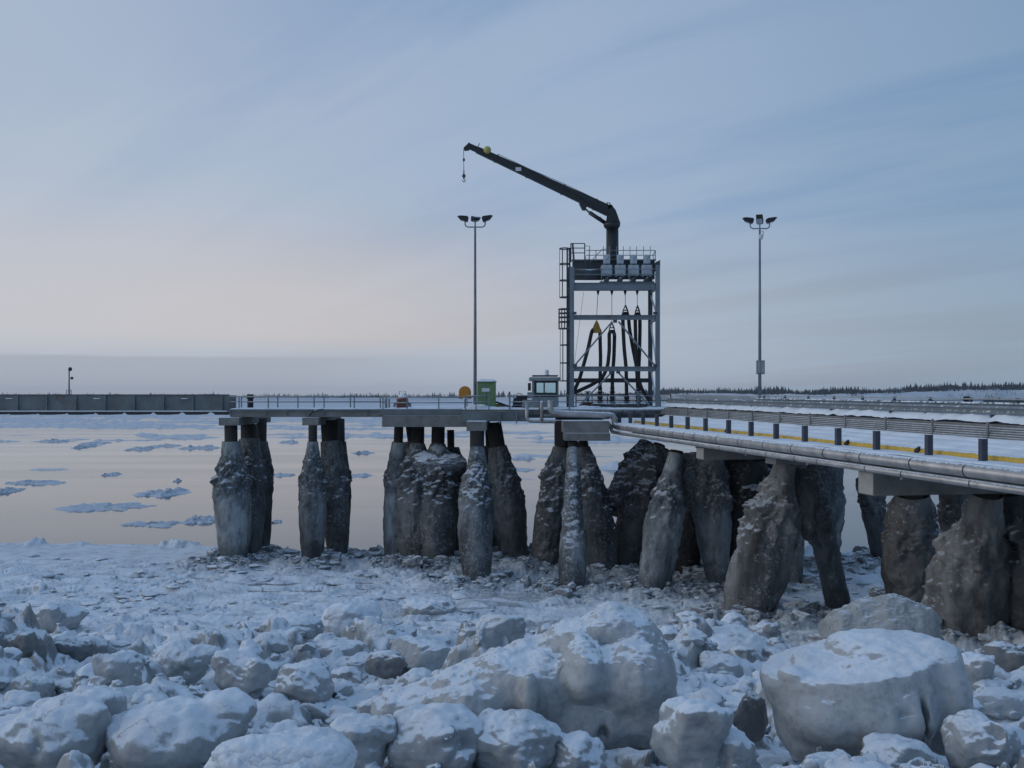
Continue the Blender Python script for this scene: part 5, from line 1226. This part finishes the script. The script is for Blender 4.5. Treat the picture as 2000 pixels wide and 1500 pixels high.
# tapered box boom
a0, a1 = P(1197, 404, Yr_), P(1190, 424, Yr_); b0, b1 = P(936, 288, Yr_), P(929, 298, Yr_)
def boom_box(t0, t1, m0, m1, hw): return MB().hexa([Vector((m0.x, Yr_ - hw, m0.z)), Vector((m1.x, Yr_ - hw, m1.z)), Vector((m1.x, Yr_ + hw, m1.z)), Vector((m0.x, Yr_ + hw, m0.z)), Vector((t0.x, Yr_ - hw, t0.z)), Vector((t1.x, Yr_ - hw, t1.z)), Vector((t1.x, Yr_ + hw, t1.z)), Vector((t0.x, Yr_ + hw, t0.z))])
boom = boom_box(a0, b0, a1, b1, .2).build('boom', 'crane', cr)
boom_box(P(940, 290, Yr_), P(914, 279, Yr_), P(934, 299, Yr_), P(916, 291, Yr_), .15).build('boom_extension', 'crane', boom)
tip = MB()
for off in (-.17, .17): tip.prism([(P(917, 0, Yr_).x, P(0, 279, Yr_).z), (P(920, 0, Yr_).x, P(0, 284, Yr_).z), (P(916, 0, Yr_).x, P(0, 293, Yr_).z), (P(907, 0, Yr_).x, P(0, 294, Yr_).z), (P(906, 0, Yr_).x, P(0, 289, Yr_).z)], 'y', Yr_ + off - .03, Yr_ + off + .03)
tip.build('tip_bracket', 'crane', boom)
c = P(909, 290, Yr_); MB().tube([(c.x, Yr_ - .1, c.z), (c.x, Yr_ + .1, c.z)], .13, 14).build('sheave', 'black', boom)
MB().beam(P(933, 288, Yr_), P(936.5, 280, Yr_), .06, .05).build('pin', 'crane', boom)
c = P(952, 295, Yr_); MB().ball((c.x, Yr_ - .25, c.z + .02), .28, 4).build('lamp', 'buoy', boom)
MB().box(P(1007, 0, Yr_).x, P(1018, 0, Yr_).x, Yr_ - .215, Yr_ - .203, P(0, 335, Yr_).z, P(0, 328, Yr_).z).build('plate', 'white', boom)
MB().tube([P(905.5, 291, Yr_), P(906, 343, Yr_)], .02, 6).build('hoist_rope', 'black', boom)
c = P(906, 312, Yr_); MB().lathe((c.x, Yr_, c.z - .1), [(0, .06), (.02, .08), (.18, .08), (.2, .05)], 10).build('stop_weight', 'black', boom)
c = P(906, 352, Yr_); hkm = MB().lathe((c.x, Yr_, c.z + .05), [(0, .04), (.12, .05), (.2, .13), (.32, .13), (.4, .05), (.75, .03)], 10)
hkm.tube([(c.x + .1 * math.sin(t), Yr_, c.z - .02 + .1 * math.cos(t)) for t in np.linspace(.2, 5.0, 12)], .03, 6); hkm.build('hook', 'rust', boom)
MB().tube([P(957, 297, Yr_), P(1100, 358, Yr_), P(1192, 402, Yr_)], .018, 5).build('winch_rope', 'black', boom)
MB().tube([P(972, 300.5, Yr_ - .21), P(1085, 354, Yr_ - .21)], .022, 5).build('hydraulic_line', 'galv', boom)
for f_ in (.12, .36, .62, .86):
    t_, u_ = a0.lerp(b0, f_), a1.lerp(b1, f_); e_ = (a0 - b0).normalized() * .05; k_ = (t_ - u_) * .06
    boom_box(t_ + k_ + e_, t_ + k_ - e_, u_ - k_ + e_, u_ - k_ - e_, .225).build('boom_collar', 'crane', boom)
MB().tube([P(1000, 316, Yr_ - .23), P(1060, 345, Yr_ - .24), P(1130, 383, Yr_ - .23), P(1160, 404, Yr_ - .26), P(1180, 420, Yr_ - .3)], .025, 6).build('hydraulic_line', 'black', boom)
# winch at the heel, luffing cylinder
b_ = MB().box(P(1187, 0, Yr_).x, P(1196, 0, Yr_).x, Yr_ - .2, Yr_ + .2, P(0, 409, Yr_).z, P(0, 401, Yr_).z, .03).tube([P(1186.5, 406, Yr_), P(1186, 395, Yr_), P(1190, 396, Yr_), P(1194, 402, Yr_)], .04, 6); b_.build('winch', 'crane', cr)
MB().tube([P(1183, 436, Yr_), P(1151, 415, Yr_)], .15, 12).build('luffing_cylinder', 'crane', cr)
MB().tube([P(1151, 415, Yr_), P(1139, 404, Yr_)], .07, 10).build('piston_rod', 'galv', cr)
MB().prism([(P(1131, 0, Yr_).x, P(0, 398, Yr_).z), (P(1146, 0, Yr_).x, P(0, 404, Yr_).z), (P(1143, 0, Yr_).x, P(0, 411, Yr_).z), (P(1137, 0, Yr_).x, P(0, 410, Yr_).z)], 'y', Yr_ - .22, Yr_ + .22).build('boom_lug', 'crane', cr)
MB().tube([P(1184, 434, Yr_ - .2), P(1172, 424, Yr_ - .3), P(1165, 427, Yr_ - .2)], .03, 6).build('hydraulic_hose', 'black', cr)

# ------------------------------------------------------------------ trestle
# outer line of the pipeway: straight in plan, from the tower to the right picture edge and on towards the shore
Q0, Q1 = Vector((7.13, 71.0)), Vector((14.7, 30.5)); D_ = (Q1 - Q0).normalized(); Nn = Vector((-D_.y, D_.x))   # Nn points right/away
if Nn.x < 0: Nn = -Nn
LT = 56.0
def TR(l, s, z): q = Q0 + D_ * l + Nn * s; return Vector((q.x, q.y, z + .22 * (1 - l / 41)))
def l_at(px, s):
    lo, hi = -10.0, 66.0
    for _ in range(50):
        mid = (lo + hi) / 2; q = TR(mid, s, 0)
        if CX + F * q.x / q.y < px: lo = mid
        else: hi = mid
    return lo
PZ = -2.08
tr = thing('trestle', TR(20, 4, -2.6), 'long pipe and road trestle running from the tower towards the right foreground', 'trestle')
def tbox(mb, l0, l1, s0, s1, z0, z1):
    return mb.hexa([TR(l0, s0, z0), TR(l1, s0, z0), TR(l1, s1, z0), TR(l0, s1, z0), TR(l0, s0, z1), TR(l1, s0, z1), TR(l1, s1, z1), TR(l0, s1, z1)])
tbox(MB(), .3, LT, .12, 3.6, PZ - .22, PZ - .06).build('pipeway_deck', 'concrete', tr)
tbox(MB(), -1.2, LT, 3.7, 10.2, -1.75, -1.08).build('road_deck', 'concrete', tr)
tbox(MB(), 0, LT, 1.0, 1.4, PZ - .9, PZ - .225).build('stringer', 'concrete', tr)
tbox(MB(), 0, LT, 8.0, 8.5, -2.5, -1.755).build('stringer', 'concrete', tr)
def tsnow(l0, l1, s0, s1, z, th, name, amp, seed, nl=500, ns=24, ridge=0):
    l = np.linspace(l0, l1, nl); s = np.linspace(s0, s1, ns); Lg, Sg = np.meshgrid(l, s)
    e = np.minimum(Sg - s0, s1 - Sg)
    Zs = z + .22 * (1 - Lg / 41) + th * np.sqrt(np.clip(e / .08, 0, 1)) + amp * fbm(Lg * .5 + seed, Sg * 1.4, seed, 4)
    if ridge: Zs += ridge * np.exp(-((Sg - s0 - .55) / .45) ** 2) * (1 + .55 * fbm(Lg * 1.1, Sg, 3, 4)) + ridge * .8 * np.exp(-((Sg - s1 + .7) / .5) ** 2) * (1 + .5 * fbm(Lg * .8, Sg, 9, 4))
    v = np.stack([Q0.x + D_.x * Lg + Nn.x * Sg, Q0.y + D_.y * Lg + Nn.y * Sg, Zs], -1).reshape(-1, 3)
    i, j = np.meshgrid(np.arange(ns - 1), np.arange(nl - 1), indexing='ij')
    f = np.stack([i * nl + j, i * nl + j + 1, (i + 1) * nl + j + 1, (i + 1) * nl + j], -1).reshape(-1, 4)
    return link_mesh(name, v, f, 'snow', tr)
tsnow(.3, LT, .02, 1.15, PZ - .06, .06, 'snow_cover', .02, 1)
tsnow(-1.2, LT, 3.72, 10.2, -1.08, .10, 'snow_cover', .05, 2, 600, 60, .34)
# snowed-over pipes between shelf and road
pipes = MB()
l = np.linspace(.3, LT, 260); ns = 90; s = np.linspace(1.22, 3.62, ns); Lg, Sg = np.meshgrid(l, s)
Zs = PZ + .22 * (1 - Lg / 41) + .02 + .075 * np.abs(np.sin((Sg - 1.22) / 2.4 * math.pi * 4)) ** .6 + .02 * fbm(Lg * .4, Sg * 2, 5, 3) + (Sg - 1.22) * .20
v = np.stack([Q0.x + D_.x * Lg + Nn.x * Sg, Q0.y + D_.y * Lg + Nn.y * Sg, Zs], -1).reshape(-1, 3); nl = len(l)
i, j = np.meshgrid(np.arange(ns - 1), np.arange(nl - 1), indexing='ij'); f = np.stack([i * nl + j, i * nl + j + 1, (i + 1) * nl + j + 1, (i + 1) * nl + j], -1).reshape(-1, 4)
link_mesh('snowy_pipe_bed', v, f, 'snow', tr)
for k in range(34):
    pass
# posts at the pipeway edge, each one at its place in the photo
for k, px in enumerate((1210, 1231, 1256, 1283, 1311, 1343, 1378, 1423, 1467, 1516, 1572, 1637, 1712, 1814, 1920, 2052, 2225)):
    l = l_at(px, .62); mbp = MB(); tbox(mbp, l - .10, l + .10, .52, .72, PZ - .05, PZ + .70); mbp.build('guard_post', 'post', tr)
yp = MB().tube([TR(.3, 1.18, PZ + .02), TR(LT, 1.18, PZ + .02)], .14, 14).build('yellow_pipe', 'yellowpipe', None)
tag(yp, 'yellow pipe half buried in snow along the trestle', 'pipe')
for k, (px, lab) in enumerate(((1657, 'dark clamp on the yellow pipe with a snow cap'), (1795, 'dark clamp on the yellow pipe, second from the right edge'), (1421, 'small dark clamp on the yellow pipe near the tower'))):
    l = l_at(px, 1.1); c = TR(l, 1.1, PZ + .1)
    tag(MB().beam(TR(l - .1, 1.02, PZ + .02), TR(l + .12, 1.02, PZ + .14), .1, .14).beam(TR(l + .1, 1.0, PZ + .05), TR(l + .2, 1.0, PZ + .24), .06, .06).build('pipe_clamp', 'black'), lab, 'clamp', 'clamps on the yellow pipe')
# the two outer pipes, with their rise at the tower
def pipe_thing(name, label, pts, r, bands, mat='pipe', n=16, at_s=None):
    rt = thing(name, pts[0], label, 'pipe')
    MB().tube(pts, r, n).build('pipe_run', mat, rt)
    for c, d in bands: MB().tube([c - d * .03, c + d * .03], r * 1.06, n).build('joint_band', 'tower_dark', rt)
    return rt
d3 = Vector((D_.x, D_.y, 0))
def round_corners(pts, r=.3, k=5):
    out = [pts[0]]
    for a, b, c in zip(pts[:-2], pts[1:-1], pts[2:]):
        u, w = (a - b), (c - b); ru = min(r, u.length * .45, w.length * .45); p, q = b + u.normalized() * ru, b + w.normalized() * ru
        for t in np.linspace(0, 1, k): out.append(p * (1 - t) ** 2 + b * 2 * t * (1 - t) + q * t * t)
    out.append(pts[-1]); return out
zb, zs_ = PZ - .27, PZ - .66
e0 = TR(0, 0, zb); Yp = 72.2
pb = [P(1075, 782, Yp), P(1075, 806.5, Yp), P(1197, 811.5, Yp), ]
e1 = TR(l_at(1206, -.02), -.02, zb)
pb = [Vector((pb[0].x, Yp, pb[0].z)), pb[1], P(1200, 811.5, Yp), Vector((TR(0, -.05, 0).x, Yp, TR(-.9, -.05, zb).z)), TR(.9, -.05, zb), TR(LT, -.05, zb)]
bands = [(TR(l, -.05, zb), d3) for l in [l_at(px, -.05) for px in (1230, 1262, 1292, 1320, 1341, 1361, 1405, 1448, 1497, 1553, 1616, 1688, 1786, 1892)] + [46, 51]]
pipe_thing('large_pipe', 'large grey insulated pipe on the outer edge of the trestle', round_corners(pb, .5), .215, bands)
ps_ = [P(1029, 786, Yp + .1), P(1029, 822, Yp + .1), P(1191, 826.5, Yp + .1), Vector((TR(0, -.25, 0).x, Yp + .1, TR(-.6, -.12, zs_).z)), TR(.9, -.12, zs_), TR(LT, -.12, zs_)]
bands = [(TR(l, -.12, zs_), d3) for l in [l_at(px, -.12) for px in (1330, 1408, 1460, 1500, 1555, 1600, 1694, 1765, 1899)] + [45, 50]]
sp = pipe_thing('small_pipe', 'thinner grey pipe slung below the large one', round_corners(ps_, .3), .125, bands)
for l in (l_at(1362, -.12), l_at(1460, -.12), l_at(1580, -.12), l_at(1765, -.12), 48):
    mbp = MB(); tbox(mbp, l - .06, l + .06, -.22, .2, zs_ - .20, zs_ - .128); mbp.build('hanger', 'galv', sp)
pipe_thing('looped_pipe', 'pale pipe bent into an upright loop left of the loader cab', round_corners([P(1058, 822, Yp), P(1058, 786, Yp), P(1058, 786, Yp + 1.0)], .2), .115, [])
tag(MB().tube([P(1062, 812, Yp + .4), P(1190, 816, Yp + .4)], .1, 10).build('pipe', 'galv'), 'thin galvanised pipe behind the large one below the tower', 'pipe')
# slatted bundle of small pipes beside the road
for k in range(5):
    z = -1.52 + k * .08; s = 3.40 + k * .045
    o = MB().tube([TR(-2, s, z), TR(LT, s, z)], .036, 8).build('slat_pipe', 'slatpipe', tr)
b_ = 0
for l in np.arange(1, LT, 3.4):
    mbp = MB(); tbox(mbp, l - .04, l + .04, 3.33, 3.40, -1.62, -.97); mbp.build('pipe_stanchion', 'slatpipe', tr)
# near guard rail and lower cable rail
gr = thing('guard_rail', TR(0, 3.8, -1), 'near guard rail of the trestle road, with corrugated top beam', 'guard rail', 'guard rails of the trestle road')
def wbeam(s, z, l0, l1, mat):
    m_ = MB(); sec = [(-.00, .16), (.06, .09), (0, .02), (0, -.02), (.06, -.09), (0, -.16)]
    vs, fs = [], []
    for l in (l0, l1):
        for (ds, dz) in sec: vs.append(TR(l, s - ds, z + dz))
        for (ds, dz) in sec[::-1]: vs.append(TR(l, s - ds + .012, z + dz))
    n = 12; fs = [(q, (q + 1) % n, n + (q + 1) % n, n + q) for q in range(n)]; m_.add(vs, fs); return m_
wbeam(3.95, -.58, -1.2, LT, 'galv').build('beam', 'galv', gr)
MB().tube([TR(-1.2, 3.90, -1.04), TR(LT, 3.90, -1.04)], .03, 6).build('lower_rail', 'post', gr)
for px in (1320, 1345, 1372, 1402, 1433, 1468, 1506, 1529, 1574, 1623, 1678, 1739, 1809, 1889, 1937, 2060):
    l = l_at(px, 4.0); mbp = MB(); tbox(mbp, l - .07, l + .07, 3.97, 4.09, -1.4, -.42); mbp.build('post', 'post', gr)
gr = thing('guard_rail', TR(0, 10, -1), 'far guard rail on the other side of the trestle road', 'guard rail', 'guard rails of the trestle road')
wbeam(10.0, -.56, 0, LT, 'galv').build('beam', 'girder', gr)
MB().tube([TR(0, 10.0, -.26), TR(LT, 10.0, -.26)], .03, 6).build('hand_rail', 'concrete_pale', gr)
for l in np.arange(1, LT, 3.3): mbp = MB(); tbox(mbp, l - .06, l + .06, 10.05, 10.17, -1.4, -.2); mbp.build('post', 'post', gr)
# a few things lying in the snow behind the near rail
for k, (px, s, w, lab, mt) in enumerate(((1417, 11.5, 10, 'dark snow-topped cone-like block left of the lamp pole', 'black'), (1441, 11.5, 9, 'dark block just left of the right lamp pole', 'black'), (1380, 10.8, 44, 'yellow beam lying in snow behind the guard rail', 'yellow'))):
    Y = 79; c = P(px, 797, Y); ww = w / 2 / F * Y
    m_ = MB()
    if mt == 'black': m_.prism([(c.x - ww, P(0, 781, Y).z), (c.x + ww, P(0, 780, Y).z), (c.x + ww * .6, P(0, 791, Y).z), (c.x, P(0, 796, Y).z), (c.x - ww * .2, P(0, 790, Y).z)], 'y', Y, Y + .5); m_.box(c.x - ww * .3, c.x + ww * .5, Y + .1, Y + .4, DZ, P(0, 790, Y).z)
    else: m_.box(c.x - ww, c.x + ww, Y, Y + .4, P(0, 797, Y).z, P(0, 791, Y).z, .03)
    tag(m_.build('steel_block' if mt == 'black' else 'steel_beam', mt), lab, 'block' if mt == 'black' else 'beam')
# bent caps under the trestle
for (px, w, y0, y1, s1, mt, lab) in ((1368, 17, 866, 897, 9.5, 'concrete', 'concrete cap beam on the A-shaped bent, its pale end below the pipes'), (1692, 40, 921, 966, 9.5, 'concrete', 'concrete cap beam of the rightmost bent, its broad pale end below the pipes'), (1505, 60, 893, 906, 9.0, 'concrete', 'dark cap beam low over the big A-shaped bent')):
    sN = .25; l = l_at(px, sN); q = TR(l, sN, 0); zt_ = PZ - .9 if w < 30 else PZ - .95
    zt_ = min(PZ - .24, P(0, y0, q.y).z); zb_ = P(0, y1, q.y).z
    sl_ = .22 * (1 - l / 41); zt_ -= sl_; zb_ -= sl_
    lw = .55
    rt = thing('cap_beam', TR(l, 4, zb_), lab, 'cap beam', 'cap beams under the trestle')
    mb_ = MB(); tbox(mb_, l - lw, l + lw, sN, s1, zb_, zt_); mb_.build('beam', mt, rt)
    if w != 60:
        mb_ = MB(); tbox(mb_, l - lw * .96, l + lw * .96, sN - .03, sN - .002, zb_ + .03, zt_ - .02); mb_.build('end_plate', 'concrete_pale', rt)
mb_ = MB()
for px in (1318, 1345, 1535, 1565, 1930, 1985): pass
# dark mass of further bents under the road
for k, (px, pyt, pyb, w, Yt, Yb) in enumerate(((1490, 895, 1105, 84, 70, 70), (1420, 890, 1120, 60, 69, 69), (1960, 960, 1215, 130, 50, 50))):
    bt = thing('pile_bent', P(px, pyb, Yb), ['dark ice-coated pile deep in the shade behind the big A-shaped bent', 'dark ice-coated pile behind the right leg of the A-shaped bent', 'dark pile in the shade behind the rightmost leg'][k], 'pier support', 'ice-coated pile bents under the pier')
    add_pile(bt, (px, pyt), .02, (px, pyb), [(0, w * .8), (.3, w), (.7, w), (1, w * .8)], 50 + k, 'pile_ice_shaded', 30, .2, Yt=Yt, Yb=Yb)

# ------------------------------------------------------------------ icicles on the huge boulder
hb_ = huge
Yi = 14.3
for px, a, b in ((1806, 1448, 1476), (1811, 1446, 1470), (1815, 1450, 1480), (1603, 1470, 1495), (1645, 1476, 1500), (1598, 1472, 1488)):
    o = MB().tube([P(px, a - 12, Yi), P(px + 1, b, Yi)], [.03, .004], 7).build('icicle', 'smooth', hb_)

# ------------------------------------------------------------------ air
m = bpy.data.materials.new('haze'); m.use_nodes = True; nt = m.node_tree; nt.nodes.clear(); M['haze'] = m
pv = N(nt, 'ShaderNodeVolumePrincipled'); pv.inputs['Color'].default_value = (.80, .87, .95, 1); pv.inputs['Density'].default_value = .00012; pv.inputs['Anisotropy'].default_value = .2
ou = N(nt, 'ShaderNodeOutputMaterial'); L(nt, pv.outputs[0], ou.inputs['Volume'])
hz = MB().box(-2900, 2900, -60, 3300, -19, 24).build('haze', 'haze'); tag(hz, 'thin cold air over the river', None, None, 'stuff')
# ------------------------------------------------------------------ world, sun, camera
w = bpy.data.worlds.new('World'); S.world = w; w.use_nodes = True; nt = w.node_tree
bg = nt.nodes['Background']
SUN_EL, SUN_AZ = math.radians(14), math.radians(-105)     # azimuth from +Y, clockwise positive: low at the left, a little behind the camera
tc = N(nt, 'ShaderNodeTexCoord'); nv = N(nt, 'ShaderNodeVectorMath', operation='NORMALIZE'); L(nt, tc.outputs['Generated'], nv.inputs[0])
sx = N(nt, 'ShaderNodeSeparateXYZ'); L(nt, nv.outputs[0], sx.inputs[0]); x_, y_, z_ = sx.outputs
el = math_(nt, 'MAXIMUM', z_, 0.0)
base = ramp(nt, el, [(0, (.41, .45, .535)), (.03, (.45, .485, .565)), (.09, (.43, .48, .575)), (.17, (.31, .43, .62)), (.27, (.26, .385, .60)), (.40, (.22, .345, .565)), (.60, (.235, .39, .65)), (1, (.235, .39, .65))]).outputs[0]
left = maprange(nt, x_, .22, -.42)
band = math_(nt, 'MULTIPLY', maprange(nt, el, .03, .06), maprange(nt, el, .215, .075))
warm = math_(nt, 'MULTIPLY', left, band)
cmb = N(nt, 'ShaderNodeCombineXYZ'); zz = math_(nt, 'ADD', el, .16)
L(nt, math_(nt, 'DIVIDE', x_, zz), cmb.inputs[0]); L(nt, math_(nt, 'DIVIDE', y_, zz), cmb.inputs[1])
mp = N(nt, 'ShaderNodeMapping'); mp.inputs['Scale'].default_value = (2.0, .42, 1)
mr_ = N(nt, 'ShaderNodeMapping'); mr_.inputs['Rotation'].default_value = (0, 0, -.85); L(nt, cmb.outputs[0], mr_.inputs[0]); L(nt, mr_.outputs[0], mp.inputs[0])
cn = noise(nt, mp.outputs[0], 1.1, 7, .55, .6); cn2 = noise(nt, mp.outputs[0], .45, 3, .5, .3)
cl = maprange(nt, math_(nt, 'ADD', math_(nt, 'MULTIPLY', cn.outputs[0], .6), math_(nt, 'MULTIPLY', cn2.outputs[0], .5)), .45, .62)
col = mixc(nt, math_(nt, 'MULTIPLY', cl, .50), base, (.475, .565, .69))
col = mixc(nt, math_(nt, 'MULTIPLY', warm, .9), col, (.73, .625, .58))
# left half paler, right half deeper blue
col = mixc(nt, math_(nt, 'MULTIPLY', maprange(nt, x_, .05, -.45), .62), col, (.54, .60, .695))
dk = N(nt, 'ShaderNodeMix', data_type='RGBA', blend_type='MULTIPLY'); dk.inputs[0].default_value = 1.0
L(nt, col, dk.inputs[6]); L(nt, mixc(nt, maprange(nt, x_, .0, .55), (1, 1, 1), (.62, .74, .82)), dk.inputs[7]); col = dk.outputs[2]
# grey-blue cloud bank low on the left
m2 = N(nt, 'ShaderNodeMapping'); m2.inputs['Scale'].default_value = (2.5, 2.5, 45); L(nt, nv.outputs[0], m2.inputs[0])
bn = noise(nt, m2.outputs[0], 1.6, 5, .6, .3)
lim = math_(nt, 'ADD', math_(nt, 'MULTIPLY', math_(nt, 'SUBTRACT', bn.outputs[0], .5), .012), .036)
bank = math_(nt, 'MULTIPLY', maprange(nt, math_(nt, 'SUBTRACT', lim, el), -.002, .003), maprange(nt, x_, .05, -.25))
col = mixc(nt, math_(nt, 'MULTIPLY', bank, .75), col, (.40, .44, .525))
sky = N(nt, 'ShaderNodeTexSky'); sky.sky_type = 'NISHITA'; sky.sun_disc = False; sky.sun_elevation = SUN_EL; sky.sun_rotation = SUN_AZ
sk = N(nt, 'ShaderNodeVectorMath', operation='SCALE'); sk.inputs[3].default_value = .06; L(nt, sky.outputs[0], sk.inputs[0])
col = mixc(nt, .10, col, sk.outputs[0])
col = mixc(nt, 1.0, col, col)
rear = N(nt, 'ShaderNodeMix', data_type='RGBA', blend_type='MULTIPLY'); rear.inputs[0].default_value = 1.0
L(nt, col, rear.inputs[6]); L(nt, mixc(nt, maprange(nt, y_, .35, -.45), (1, 1, 1), (.74, .82, .90)), rear.inputs[7]); col = rear.outputs[2]
L(nt, col, bg.inputs[0]); bg.inputs[1].default_value = 1.0

sun = bpy.data.lights.new('sun', 'SUN'); sun.energy = .5; sun.angle = math.radians(35); sun.color = (1, .97, .95)
so = bpy.data.objects.new('sun', sun); COL.objects.link(so)
dr = Vector((math.sin(SUN_AZ) * math.cos(SUN_EL), math.cos(SUN_AZ) * math.cos(SUN_EL), math.sin(SUN_EL)))
so.rotation_euler = (-dr).to_track_quat('-Z', 'Y').to_euler(); so.location = dr * 50

cam = bpy.data.cameras.new('camera'); cam.sensor_width = 36; cam.lens = F / 2000 * 36; cam.clip_end = 20000; cam.clip_start = .1
cam.shift_y = -(750 - HY) / 2000
co = bpy.data.objects.new('camera', cam); COL.objects.link(co); co.location = (0, 0, 0); co.rotation_euler = (math.pi / 2, 0, 0)
S.camera = co
S.view_settings.view_transform = 'Standard'; S.view_settings.look = 'None'; S.view_settings.exposure = 0; S.view_settings.gamma = 1
S.cycles.use_denoising = True
S.cycles.max_bounces = 5
